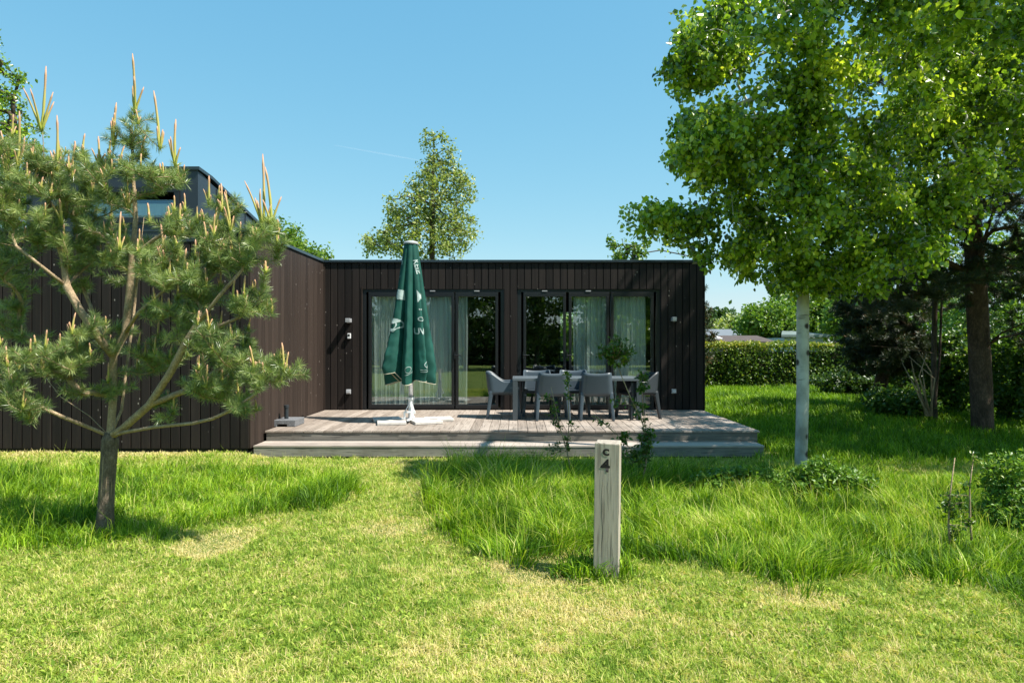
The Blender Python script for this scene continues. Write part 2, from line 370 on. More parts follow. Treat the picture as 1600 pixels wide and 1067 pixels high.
# ------------------------------------------------------------------ ground
def make_ground():
    def axis(lo, hi, fine_lo, fine_hi, step):
        a = list(np.arange(fine_lo, fine_hi + 1e-6, step)); d = step
        x = fine_hi
        while x < hi: d *= 1.35; x += d; a.append(min(x, hi))
        x = fine_lo; d = step; b = []
        while x > lo: d *= 1.35; x -= d; b.append(max(x, lo))
        return np.array(sorted(set(b + a)))
    xs = axis(-3000, 3000, -12, 18, 0.25); ys = axis(-800, 6000, -2, 26, 0.25)
    X, Y = np.meshgrid(xs, ys); Z = gh(X, Y)
    V = np.stack([X.ravel(), Y.ravel(), Z.ravel()], 1)
    nx, ny = len(xs), len(ys)
    i = np.arange(nx-1)[None, :] + np.arange(ny-1)[:, None]*nx
    T = np.stack([i, i+1, i+1+nx, i+nx], -1).reshape(-1, 4)
    m, n, o = new_mat('lawn soil and thatch')
    v = coords(n); f = noise(n, v, 2.2, 8, 0.7); f2 = noise(n, v, 38, 5, 0.7)
    c = ramp(n, [(0.35, (0.085, 0.15, 0.025)), (0.55, (0.20, 0.25, 0.06)), (0.72, (0.33, 0.31, 0.13))], f)
    c2 = ramp(n, [(0.35, (0.55,)*3), (0.7, (1.15,)*3)], f2)
    cc = mixc(n, 1.0, c.outputs[0], c2.outputs[0], 'MULTIPLY')
    p = N(n, 'ShaderNodeBsdfPrincipled', Roughness=0.95); p.inputs['Specular IOR Level'].default_value = 0.1
    n.links.new(cc, p.inputs['Base Color']); n.links.new(bump(n, f2, 0.8, 0.03), p.inputs['Normal']); n.links.new(p.outputs[0], o.inputs[0])
    g = np_mesh('ground', V, T, m, smooth=True); tag(g, kind='structure')
make_ground()

# ------------------------------------------------------------------ house
YW = 12.90       # front wall plane of the main block
YG = 9.36        # front wall plane of the wing
XW = -3.655      # east wall plane of the wing
XE = 3.545       # east end of main block
DZ = 0.32        # deck height
RZ = 3.14        # roof height
sW = YW / F
house = thing('holiday_cabin', 'flat roofed black timber clad cabin with two glazed door units and projecting wing', 'cabin', (0, YW, 0))
PITCH = 0.1355
def boards_y(mb, x0, x1, y, z0, z1, proud=0.022):      # boards on a wall facing -Y
    k = math.floor(x0 / PITCH)
    while k * PITCH < x1:
        a = max(x0, k*PITCH + 0.008); b = min(x1, (k+1)*PITCH - 0.008)
        if b - a > 0.012:
            r = .22 + .56*random.Random(k*7+3).random()
            dz = random.Random(k).uniform(0, .0015)
            mb.box(a, b, y - proud - dz, y, z0, z1, r)
        k += 1
def boards_x(mb, y0, y1, x, z0, z1, proud=0.022):      # boards on a wall facing +X
    k = math.floor(y0 / PITCH)
    while k * PITCH < y1:
        a = max(y0, k*PITCH + 0.004); b = min(y1, (k+1)*PITCH - 0.004)
        if b - a > 0.012:
            mb.box(x, x + proud + random.uniform(0, .0015), a, b, z0, z1, .25 + .5*random.random())
        k += 1
# main front: openings
U1 = (PX(566.5, YW), PX(788, YW)); U2 = (PX(808.5, YW), PX(1031, YW))
OT = PZ(452, YW); OB = DZ - 0.02
mb = MB()
zt = RZ - 0.045
boards_y(mb, XW + 0.03, U1[0], YW, OB + 0.03, zt)
boards_y(mb, U1[1], U2[0], YW, OB + 0.03, zt)
boards_y(mb, U2[1], XE, YW, OB + 0.03, zt)
boards_y(mb, U1[0], U1[1], YW, OT, zt); boards_y(mb, U2[0], U2[1], YW, OT, zt)
mb.build('front_wall', M['clad'], house, bevel=0.002, segs=1)
mb = MB()   # backing with openings
for a, b, c_, d_ in ((XW, U1[0], 0.05, RZ-.06), (U1[1], U2[0], 0.05, RZ-.06), (U2[1], XE, 0.05, RZ-.06), (U1[0], U1[1], OT, RZ-.06), (U2[0], U2[1], OT, RZ-.06),
                     (U1[0], U1[1], 0.05, OB-0.03), (U2[0], U2[1], 0.05, OB-0.03)):
    mb.box(a, b, YW + 0.001, YW + 0.14, c_, d_)
mb.build('wall_core', M['black'], house)
# east, back walls of the main block
mb = MB(); boards_x(mb, YW + 0.0, YW + 5.2, XE - 0.02, 0.14, zt); mb.build('side_wall', M['clad'], house)
BX0, BX1, BZ0, BZ1 = 1.08, 1.62, 1.05, 2.45      # back window
YB = YW + 5.2
mb = MB()
mb.box(XE - 0.18, XE - 0.021, YW + 0.141, YB, 0.05, RZ - .06)
for a, b, c_, d_ in ((-3.6, BX0, .32, RZ-.06), (BX1, XE - .181, .32, RZ-.06), (BX0, BX1, .32, BZ0), (BX0, BX1, BZ1, RZ-.06)):
    mb.box(a, b, YB - 0.16, YB, c_, d_)
mb.box(-3.82, -3.66, YW + .201, YB, 0.05, RZ - .06)
mb.box(-0.35, -0.25, YW + 1.6, YB - .161, .33, RZ - .3)     # partition
mb.box(-2.2, -0.9, YB - 0.75, YB - .17, .33, 1.2)           # kitchen counter
mb.build('inner_wall', M['interior'], house)
mb = MB(); mb.box(-3.65, XE - .19, YW + .202, YB - .165, 0.25, 0.325); mb.build('room_floor', M['interior_floor'], house)
mb = MB()
mb.box(BX0, BX1, YB - .12, YB - .07, BZ0, BZ0 + .06); mb.box(BX0, BX1, YB - .12, YB - .07, BZ1 - .06, BZ1)
mb.box(BX0, BX0 + .06, YB - .12, YB - .07, BZ0 + .06, BZ1 - .06); mb.box(BX1 - .06, BX1, YB - .12, YB - .07, BZ0 + .06, BZ1 - .06)
bw = mb.build('back_window', M['frame'], house)
mb = MB(); mb.box(BX0 + .06, BX1 - .06, YB - .10, YB - .09, BZ0 + .06, BZ1 - .06); mb.build('pane', M['glass'], bw)
# roof + trims
mb = MB()
mb.box(XW - 0.15, XE - .03, YW + .0, YB + .05, RZ - .055, RZ - .012)
mb.box(-11.5, XW - 0.02, YG + .02, YB + .05, RZ - .055, RZ - .012)
mb.build('roof', M['zinc'], house)
mb = MB()
mb.box(XW + 0.028, XE + 0.03, YW - 0.055, YW + 0.06, RZ - 0.043, RZ + 0.006)
mb.box(XE - 0.06, XE + 0.03, YW + .061, YB + .06, RZ - 0.043, RZ + 0.006)
mb.build('roof_trim', M['trim'], house, bevel=0.004)
mb = MB()
mb.box(XW - 0.06, XW + 0.026, YG - 0.04, YB, RZ - 0.043, RZ + 0.008)
mb.box(-11.5, XW - .061, YG - 0.04, YG + 0.06, RZ - 0.043, RZ + 0.006)
mb.build('roof_trim', M['trim'], house, bevel=0.004)
# wing
mb = MB(); boards_y(mb, -11.5, XW - 0.02, YG, 0.14, zt); mb.build('wing_front_wall', M['clad'], house, bevel=0.002, segs=1)
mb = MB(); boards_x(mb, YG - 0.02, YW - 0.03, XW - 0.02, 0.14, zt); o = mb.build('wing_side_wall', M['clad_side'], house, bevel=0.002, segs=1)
mb = MB(); mb.box(-11.5, XW - 0.04, YG + .001, YG + .15, 0.05, RZ - .06); mb.box(XW - 0.16, XW - 0.0201, YG + .151, YW + .2, 0.05, RZ - .06)
mb.box(-11.5, XW - 0.3, YG + .10, YG + .3, -.1, 0.049)
mb.box(XW - .3, XW - .12, YG + .10, YW, -.1, 0.049)
mb.build('wall_core', M['black'], house)
# corner strips
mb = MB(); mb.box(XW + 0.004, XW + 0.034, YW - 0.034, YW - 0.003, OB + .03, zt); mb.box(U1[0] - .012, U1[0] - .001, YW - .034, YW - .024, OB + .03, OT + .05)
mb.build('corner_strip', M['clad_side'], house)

# raised metal clerestory on the wing
cx0, cx1 = PX(44, YG), PX(311, YG); cz0 = PZ(378, YG); cz1 = PZ(262, YG)
def croof(y): return cz1 - 0.03 - 0.155 * max(0, (y - YG)) if y > YG + .35 else cz1 - 0.10 * (y - YG)
wx0, wx1 = PX(128, YG), PX(283, YG); wz0, wz1 = PZ(350, YG), PZ(294, YG)
mb = MB()
t = 0.05; y0 = YG - 0.032
mb.box(cx0, wx0, y0, y0 + t, cz0, cz1 - .04); mb.box(wx1, cx1, y0, y0 + t, cz0, cz1 - .04)
mb.box(wx0, wx1, y0, y0 + t, cz0, wz0); mb.box(wx0, wx1, y0, y0 + t, wz1, cz1 - .04)
prof = [(y0 + t + .001, RZ + .007), (y0 + t + .001, cz1 - .05), (YG + .4, croof(YG + .4) - .05)] + [(YG + d, croof(YG + d) - .05) for d in (1.2, 2.2, 3.4, 4.6)] + [(YG + 5.0, RZ + .007)]
mb.prism(prof, 'x', cx1 - .05, cx1); mb.prism(prof, 'x', cx0, cx0 + .05)
for i in range(1, 9):       # standing seams on the side
    yy = YG + 0.02 + i * 0.52
    if croof(yy) - .06 > RZ + .05: mb.box(cx1 + .0005, cx1 + .010, yy, yy + .012, RZ + .02, croof(yy) - .06)
mb.build('clerestory', M['zinc'], house)
mb = MB()
rp = [(y0 - .03, cz1 - .045), (y0 - .03, cz1), (YG + .35, croof(YG + .35)), (YG + 2, croof(YG + 2)), (YG + 5.05, croof(YG + 5.05)), (YG + 5.05, croof(YG + 5.05) - .05), (YG + 2, croof(YG + 2) - .05), (YG + .35, croof(YG + .35) - .045)]
mb.prism(rp, 'x', cx0 - .03, cx1 + .03); mb.build('clerestory_roof', M['trim'], house)
mb = MB()
fw = .07; yo = y0 - .03
mb.box(wx0, wx1, yo, y0 + t + .05, wz1 - fw, wz1); mb.box(wx0, wx1, yo, y0 + t + .05, wz0, wz0 + fw * 1.1)
mb.box(wx0, wx0 + fw, yo, y0 + t + .05, wz0 + fw*1.1 + .0005, wz1 - fw - .0005); mb.box(wx1 - fw, wx1, yo, y0 + t + .05, wz0 + fw*1.1 + .0005, wz1 - fw - .0005)
wf = mb.build('clerestory_window', M['frame'], house, bevel=.004)
mb = MB(); mb.add([(wx0 + fw, y0 + .035, wz1 - fw - .09), (wx1 - fw, y0 + .035, wz1 - fw - .09), (wx1 - fw, y0 - .01, wz0 + fw * 1.1 + .03), (wx0 + fw, y0 - .01, wz0 + fw*1.1 + .03),
   (wx0 + fw, y0 + .05, wz1 - fw - .09), (wx1 - fw, y0 + .05, wz1 - fw - .09), (wx1 - fw, y0 + .005, wz0 + fw * 1.1 + .03), (wx0 + fw, y0 + .005, wz0 + fw*1.1 + .03)],
   [(0, 1, 2, 3), (7, 6, 5, 4), (0, 4, 5, 1), (2, 6, 7, 3), (1, 5, 6, 2), (0, 3, 7, 4)]); mb.build('pane', M['glass'], wf)
mb = MB(); mb.box(wx0 + fw, wx1 - fw, y0 + .10, y0 + .12, wz0 + .09, wz1 - .2); mb.build('blind', M['curtain'], wf)

# glazed door units
def door_unit(u, panes, name):
    zb = DZ + 0.006
    yo = YW + 0.004; yi = YW + 0.10
    mb = MB()
    mb.box(u[0], u[1], yo, yi, OT - .055, OT); mb.box(u[0], u[1], yo, yi, OB, zb + .02)
    mb.box(u[0], u[0] + .07, yo, yi, zb + .0205, OT - .0555); mb.box(u[1] - .07, u[1], yo, yi, zb + .0205, OT - .0555)
    fr_ = mb.build(name, M['frame'], house, bevel=.004)
    gz0 = PZ(632, YW); gz1 = PZ(463.5, YW)
    for (a, b) in panes:
        a = PX(a, YW); b = PX(b, YW); s = .052
        mb = MB(); y1, y2 = yo - .014, yi - .03
        A, B = a - s, b + s
        mb.box(A, B, y1, y2, gz1, OT - .057); mb.box(A, B, y1, y2, zb + .021, gz0)
        mb.box(A, a, y1, y2, gz0 + .0005, gz1 - .0005); mb.box(b, B, y1, y2, gz0 + .0005, gz1 - .0005)
        lf = mb.build('door_leaf', M['frame'], fr_, bevel=.005)
        mb = MB(); mb.box(a, b, yo + .03, yo + .036, gz0, gz1)
        pn = mb.build('door_pane', M['glass'], fr_)
    return fr_
d1 = door_unit(U1, [(580, 705.5), (716, 774)], 'glazed_door')
d2 = door_unit(U2, [(822, 880), (893, 947.5), (959, 1017)], 'glazed_door')
for d_, xs in ((d1, (676, 745)), (d2, (851, 919))):   # small pale vent tabs above the glass
    for x in xs:
        mb = MB(); q = PX(x, YW); mb.box(q - .05, q + .05, YW - .022, YW - .014, OT - .045, OT - .027); mb.build('door_stop', M['frame_lit'], d_, bevel=.002)
for d_, x in ((d1, 711), (d2, 886), (d2, 818)):
    mb = MB(); q = PX(x, YW); mb.box(q - .012, q + .012, YW - .036, YW - .011, 1.28, 1.42); mb.tube([(q, YW - .035, 1.35), (q, YW - .07, 1.35), (q + .11, YW - .07, 1.35)], .009, 8)
    mb.build('handle', M['frame'], d_)

# curtains
def curtain(x0, x1, label, yb=YW + .112, amp=.035, waves=9, z0=DZ + .03, seed=0, gather=0):
    r = random.Random(seed); nx = waves * 14
    V = []; ph = [r.uniform(-.6, .6) for _ in range(waves + 2)]
    xs = []
    for i in range(nx + 1):
        s = i / nx; k = s * waves; wv = math.sin(2*math.pi*k + ph[int(k)] * .8) * amp * (.6 + .5 * math.sin(k * 1.7 + seed))
        wv += .012 * math.sin(2*math.pi*k*2.3 + seed)
        xs.append((x0 + (x1 - x0) * s + .012*math.sin(5*k), wv))
    zs = [OT - .02, 2.2, 1.6, 1.0, z0]
    for j, z in enumerate(zs):
        for (x, wv) in xs: V.append((x + .008 * math.sin(j * 1.3 + x * 20), yb + wv * (.7 + .12 * j), z))
    n_ = nx + 1
    T = [(j*n_+i, j*n_+i+1, (j+1)*n_+i+1, (j+1)*n_+i) for j in range(len(zs)-1) for i in range(nx)]
    root = np_mesh('curtain', V, T, M['curtain'], smooth=True)
    return tag(root, label, 'curtain', 'sheer curtains behind the glazed doors')
curtain(PX(577, YW), PX(709, YW), 'wide sheer white curtain drawn behind the large left pane of the left door unit', waves=13, seed=1, amp=.03)
curtain(PX(714, YW), PX(729, YW), 'narrow gathered white curtain in the smaller pane of the left door unit', waves=4, seed=2, amp=.05)
curtain(PX(897, YW), PX(952, YW), 'gathered sheer white curtain behind the middle pane of the right door unit', waves=9, seed=3, amp=.045)
curtain(PX(955, YW), PX(1012, YW), 'sheer white curtain behind the right hand pane of the right door unit', waves=6, seed=4, amp=.03)

# wall fittings
def wall_box(name, px, py, w_, h_, d_, label, cat, mat, group=None, extra=None):
    x, z = PX(px, YW), PZ(py, YW); y = YW - .024
    t_ = thing(name, label, cat, (x, y, z), group=group)
    mb = MB(); mb.box(x - w_/2, x + w_/2, y - d_, y, z - h_/2, z + h_/2); mb.build('housing', mat, t_, bevel=.006)
    if extra: extra(t_, x, y, z, w_, h_, d_)
    return t_
def lens(t_, x, y, z, w_, h_, d_):
    mb = MB(); mb.tube([(x, y - d_*.55, z - h_/2 + .001), (x, y - d_*.55, z - h_/2 - .010)], .028, 12); mb.build('lens', M['frame_lit'], t_)
    mb = MB(); mb.box(x - .03, x + .03, y - d_*.5 - .012, y - d_*.5 + .012, z + h_/2 + .0005, z + h_/2 + .006); mb.build('top_slot', M['frame'], t_)
G = 'wall lamps on the cabin front'
wall_box('wall_lamp', 546.5, 501, .09, .075, .15, 'small silver wall lamp above the white key box left of the left door unit', 'wall lamp', M['lampgrey'], G, lens)
wall_box('wall_lamp', 1051, 499, .08, .075, .15, 'small silver wall lamp near the right end of the cabin front', 'wall lamp', M['lampgrey'], G, lens)
def keyface(t_, x, y, z, w_, h_, d_):
    mb = MB(); mb.box(x - .02, x + .02, y - d_ - .004, y - d_ - .0005, z - .002, z + .032); mb.build('keypad', M['frame'], t_)
wall_box('key_box', 546.5, 525, .06, .10, .05, 'white rectangular key box with dark face below the left wall lamp', 'key box', M['white_metal'], None, keyface)
def cover(t_, x, y, z, w_, h_, d_):
    mb = MB(); mb.prism([(y - d_ - .0005, z - h_/2 + .02), (y - d_ - .02, z - h_/2 + .02), (y - d_ - .012, z + h_/2 - .01), (y - d_ - .0005, z + h_/2 - .01)], 'x', x - w_/2 + .006, x + w_/2 - .006)
    mb.build('cover', M['lampgrey'], t_, bevel=.003)
G = 'outdoor sockets on the cabin front'
wall_box('wall_socket', 545.5, 611.5, .085, .085, .045, 'grey outdoor socket low on the wall left of the left door unit', 'socket', M['lampgrey'], G, cover)
wall_box('wall_socket', 1052, 611, .085, .085, .045, 'grey outdoor socket low on the wall right of the right door unit', 'socket', M['lampgrey'], G, cover)

# ------------------------------------------------------------------ deck
YD = 9.82
deck = thing('timber_deck', 'weathered grey timber deck with two long front steps before the cabin', 'deck', (0, YD, 0))
DX0, DX1 = XW + .025, PX(1187, YD)
mb = MB(); k = 0; x = DX0 + .003
while x < DX1 - .02:
    b = min(x + .1345, DX1)
    mb.box(x, b, YD + random.uniform(-.004, .004), YW - .03 if b < XE else YW - .03, DZ - .028 + random.uniform(-.001, 0), DZ + random.uniform(-.001, .001), random.random())
    x += .140
mb.build('decking', M['deck'], deck, bevel=.003, segs=1)
mb = MB(); mb.box(DX0 + .02, DX1 - .03, YD + .012, YD + .05, DZ - .165, DZ - .031, .3)
mb.box(DX1 - .07, DX1 - .03, YD + .051, YW - .05, DZ - .165, DZ - .031, .5)
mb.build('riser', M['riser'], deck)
mb = MB(); mb.box(DX0 + .1, DX1 - .2, YD + .1, YW - .08, 0.0, DZ - .06); mb.build('under_frame', M['black'], deck)
YS = 9.36; SX0, SX1 = PX(395.5, YS), PX(1194.5, YS); SZ = DZ - .145
mb = MB()
for i in range(3):
    for (a, b) in ((SX0, -.52), (-.516, SX1)):
        mb.box(a, b, YS + i*.150, YS + i*.150 + .144, SZ - .026, SZ + random.uniform(-.001, .001), random.random())
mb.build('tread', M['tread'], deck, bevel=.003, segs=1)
mb = MB(); mb.box(SX0 + .004, -.519, YS + .006, YS + .045, .022, SZ - .028, .75); mb.box(-.517, SX1 - .004, YS + .006, YS + .045, .022, SZ - .028, .6)
mb.box(SX1 - .045, SX1 - .004, YS + .046, YS + .44, .022, SZ - .028, .6)
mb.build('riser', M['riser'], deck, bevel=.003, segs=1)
mb = MB(); mb.box(SX0 + .1, SX1 - .1, YS + .1, YS + .42, 0.0, SZ - .05); mb.build('under_frame', M['black'], deck)

# ------------------------------------------------------------------ furniture
def grid_shell(fn, nu, nv, th):
    """fn(u,v)->Vector ; returns verts, faces of a closed thick sheet"""
    P0 = [[Vector(fn(i/nu, j/nv)) for j in range(nv+1)] for i in range(nu+1)]
    nrm = [[None]*(nv+1) for _ in range(nu+1)]
    for i in range(nu+1):
        for j in range(nv+1):
            du = P0[min(i+1, nu)][j] - P0[max(i-1, 0)][j]; dv = P0[i][min(j+1, nv)] - P0[i][max(j-1, 0)]
            nrm[i][j] = du.cross(dv).normalized()
    V = [P0[i][j] + nrm[i][j]*th/2 for i in range(nu+1) for j in range(nv+1)] + [P0[i][j] - nrm[i][j]*th/2 for i in range(nu+1) for j in range(nv+1)]
    W = nv+1; O = (nu+1)*W; Fc = []
    for i in range(nu):
        for j in range(nv):
            a, b, c_, d_ = i*W+j, (i+1)*W+j, (i+1)*W+j+1, i*W+j+1
            Fc.append((a, b, c_, d_)); Fc.append((O+d_, O+c_, O+b, O+a))
    for i in range(nu):
        Fc.append((i*W, O+i*W, O+(i+1)*W, (i+1)*W)); Fc.append((i*W+nv, (i+1)*W+nv, O+(i+1)*W+nv, O+i*W+nv))
    for j in range(nv):
        Fc.append((j, j+1, O+j+1, O+j)); Fc.append((nu*W+j, O+nu*W+j, O+nu*W+j+1, nu*W+j+1))
    return V, Fc
def sstep(a, b, x):
    t = min(1, max(0, (x-a)/(b-a))); return t*t*(3-2*t)
def make_chair(mat, label):
    """moulded armchair facing +Y, 0.56 wide, 0.78 high"""
    t_ = thing('garden_chair', label, 'chair', group='moulded grey chairs around the garden table')
    # U path: left arm front -> back -> right arm front
    HW, YF, YBk, R = .262, .25, -.245, .075
    def path(u):
        L1 = YF - (YBk + R); L2 = math.pi*R/2; L3 = 2*(HW-R); tot = 2*L1 + 2*L2 + L3; s = u*tot
        if s < L1: return Vector((-HW, YF - s, 0)), 0
        s -= L1
        if s < L2: a = s/R; return Vector((-HW + R - R*math.cos(a), YBk + R - R*math.sin(a), 0)), 0
        s -= L2
        if s < L3: return Vector((-HW + R + s, YBk, 0)), 0
        s -= L3
        if s < L2: a = s/R; return Vector((HW - R + R*math.sin(a), YBk + R - R*math.cos(a), 0)), 0
        s -= L2; return Vector((HW, YBk + R + s, 0)), 0
    def fn(u, v):
        p, _ = path(u)
        fy = (p.y - YBk)/(YF - YBk)              # 0 back .. 1 front
        top = .785 - .165*sstep(.02, .55, fy) + .012*sstep(.55, 1, fy)
        top -= .022*(1 - (p.x/HW)**2) * (1 - sstep(0, .1, fy))
        bot = .405 - .0*fy
        if fy > .12: bot = .405 + .02*math.sin(math.pi*(fy-.12)/.88)
        z = bot + (top - bot)*v
        tap = 1 - .13*(z - .40)/.38
        y = p.y - .05*(z - .4)/.38*(1-fy) + .015*math.cos(p.x/HW*1.5)*(1-fy)*-1
        return Vector((p.x*tap, y, z))
    V, Fc = grid_shell(fn, 60, 8, .022)
    mb = MB(); mb.add(V, Fc); mb.build('backrest', mat, t_, smooth=True)
    mb = MB()
    loops = []
    def seatloop(z, ins):
        pts = []
        for i in range(32):
            a = 2*math.pi*i/32; c_, s_ = math.cos(a), math.sin(a)
            pts.append((math.copysign(abs(c_)**.4, c_)*(.245-ins), .0 + math.copysign(abs(s_)**.4, s_)*(.245-ins), z + .012*(c_*c_)))
        return pts
    mb.loft([seatloop(.385, .03), seatloop(.398, .0), seatloop(.42, .0), seatloop(.432, .03), seatloop(.425, .12)]); mb.build('seat', mat, t_, smooth=True)
    for sx in (-1, 1):
        for sy in (-1, 1):
            y_t = .205 if sy > 0 else -.215; y_b = .255 if sy > 0 else -.285
            x_t = .236; x_b = .268
            loops = []
            for s in (0, .08, .2, .45, .7, 1):
                z = .46*(1-s); wx = .062 - .016*s; wy = .072 - .024*s + .05*max(0, .12-abs(s-.1))*0
                if s < .2: wx2 = .05*(1 - s/.2)*.5
                else: wx2 = 0
                cx_ = x_t + (x_b - x_t)*s - .004; cy_ = y_t + (y_b - y_t)*s
                xa = cx_ - wx/2 - wx2*.7; xb = cx_ + wx/2; 
                ya = cy_ - wy/2 - (wx2 if sy > 0 else 0); yb = cy_ + wy/2 + (wx2 if sy < 0 else 0)
                loops.append([(sx*xa, ya, z), (sx*xb, ya, z), (sx*xb, yb, z), (sx*xa, yb, z)])
            mb = MB(); mb.loft(loops); mb.build('leg', mat, t_, bevel=.008, smooth=True)
    return t_
ch = make_chair(M['plastic'], 'grey moulded chair tucked under the near side of the table, the left of two seen from behind')
def put(c, x, y, rz, label): c.location = (x, y, DZ + .001); c.rotation_euler = (0, 0, rz); c['label'] = label; return c
TY0, TY1 = 11.12, 11.95; TX0, TX1 = -.075, 2.03
put(ch, PX(862.5, 11.28), 11.33, 0.03, 'grey chair seen from behind at the near table side, left of the two')
put(copy_tree(ch), PX(931.5, 11.28), 11.33, -0.04, 'grey chair seen from behind at the near table side, right of the two')
put(copy_tree(ch), .36, 12.0, math.pi + .05, 'grey chair on the far side of the table facing the lawn, the left one')
put(copy_tree(ch), .99, 12.0, math.pi - .04, 'grey chair on the far side of the table facing the lawn, the right one')
put(copy_tree(ch), -.22, 11.62, -math.pi/2 + .03, 'grey moulded chair at the left end of the table, seen from its side')
chd = make_chair(M['plastic_dark'], 'grey moulded chair painted dark for shade at the right end of the table, seen from its side')
put(chd, 2.02, 11.5, math.pi/2 + .35, 'grey moulded chair painted dark for shade at the right end of the table, seen from its side')

tb = thing('garden_table', 'long grey slatted garden table with square legs on the deck', 'table', ((TX0+TX1)/2, (TY0+TY1)/2, DZ))
TZ = CH - .575
mb = MB(); n_s = 9; wS = (TY1 - TY0 - .06)/n_s
for i in range(n_s): mb.box(TX0 + .03, TX1 - .03, TY0 + .03 + i*wS + .003, TY0 + .03 + (i+1)*wS - .003, TZ - .018, TZ, random.random())
mb.build('tabletop', M['tabletop'], tb, bevel=.002, segs=1)
mb = MB(); mb.box(TX0, TX1, TY0, TY0 + .028, TZ - .042, TZ + .001); mb.box(TX0, TX1, TY1 - .028, TY1, TZ - .042, TZ + .001)
mb.box(TX0, TX0 + .028, TY0 + .0285, TY1 - .0285, TZ - .042, TZ + .001); mb.box(TX1 - .028, TX1, TY0 + .0285, TY1 - .0285, TZ - .042, TZ + .001)
mb.build('table_frame', M['tabletop'], tb, bevel=.003)
for x in (TX0 + .002, TX1 - .082):
    for y in (TY0 + .002, TY1 - .082):
        mb = MB(); mb.box(x, x + .08, y, y + .08, DZ + .002, TZ - .043); mb.build('leg', M['tableleg'], tb, bevel=.004)

# ------------------------------------------------------------------ parasol
ux, uy = PX(642, 10.9), 10.9
um = thing('closed_parasol', 'tall closed dark green parasol with white printed lettering on the deck', 'parasol', (ux, uy, DZ))
ZT, ZB = PZ(381, uy), PZ(600, uy)
def z_(t): return ZT - (ZT - ZB)*t
def vn1(a, b):
    a = a % (6*math.pi) if False else a; return (math.sin(a*2 + 3*math.sin(b*1.3))*math.cos(b*2.1 + 2*math.sin(a)) + 1)/2
def canopy(th, t):
    R = .105 + .327*t**1.0
    if t > .85: R *= 1 - .12*((t - .85)/.15)**2
    ph = 4*th + .45*t + .25*t*math.sin(2*th + 1)
    hh = abs(math.cos(ph))
    dep = .08 + .50*min(1, t*1.5)
    kk_ = int(math.floor(ph/math.pi + .5)) % 8; va_ = (0, -.05, .06, -.03, .05, .04, -.09, .05)[kk_]*t*min(1, hh*1.6)
    r = R*(1 + va_)*(1 - dep + dep*hh**.75)*(1 + .07*t*math.cos(3*th + 1.0) + .13*t*max(0, math.cos(th - math.pi*1.12))**3 + .02*t*math.cos(23*th))
    r *= 1 + t*.035*(vn1(th*3.0, z_(t)*5) - .5)*2 + t*.02*(vn1(th*9.0, z_(t)*11) - .5)*2
    k = int(math.floor(ph/math.pi + .5)) % 8
    dz = (.05*(1 - hh) + (0.0, .03, .10, .02, -.02, .17, .0, .05)[k]*1.0*min(1, hh*2.2))*sstep(.45, 1, t)
    z = ZT - (ZT - ZB)*t + dz
    return r, z
def cpt(th, t, off=0):
    r, z = canopy(th, t); return Vector((ux + (r+off)*math.cos(th), uy + (r+off)*math.sin(th), z))
nth, ntt = 320, 60
V = [cpt(2*math.pi*i/nth, j/ntt) for j in range(ntt+1) for i in range(nth)]
T = [(j*nth+i, j*nth+(i+1) % nth, (j+1)*nth+(i+1) % nth, (j+1)*nth+i) for j in range(ntt) for i in range(nth)]
can = np_mesh('canopy', V, T, M['cloth'], um, smooth=True)
mb = MB(); mb.tube([cpt(2*math.pi*i/nth, 1.0) for i in range(nth)] + [cpt(0, 1.0)], .0055, 5); mb.build('hem', M['hem'], can)
mb = MB(); mb.tube([(ux, uy, ZT - .01), (ux, uy, ZT + .012), (ux, uy, ZT + .03), (ux, uy, ZT + .045)], [.118, .12, .105, .05], 24); mb.build('top_cap', M['frame_lit'], um, smooth=False)
mb = MB(); mb.tube([(ux, uy, DZ + .10), (ux, uy, ZT - .05)], .036, 20); mb.build('pole', M['alu'], um, smooth=True)
mb = MB(); mb.tube([(ux, uy, DZ + .06), (ux, uy, DZ + .40)], .042, 20); mb.tube([(ux, uy, DZ + .36), (ux, uy, DZ + .40)], .056, 20)
mb.tube([(ux + .03, uy - .05, DZ + .28), (ux + .075, uy - .09, DZ + .16)], .008, 6); mb.tube([(ux - .03, uy - .05, DZ + .28), (ux - .085, uy - .09, DZ + .16)], .008, 6)
mb.box(ux - .10, ux - .072, uy - .11, uy - .08, DZ + .055, DZ + .17); mb.box(ux - .10, ux + .02, uy - .112, uy - .078, DZ + .155, DZ + .18); mb.box(ux + .05, ux + .085, uy - .11, uy - .08, DZ + .14, DZ + .19)
mb.box(ux - .30, ux + .30, uy - .02, uy + .02, DZ + .048, DZ + .07); mb.box(ux - .02, ux + .02, uy - .30, uy + .30, DZ + .0475, DZ + .0695)
mb.build('stand', M['white_metal'], um, bevel=.003)
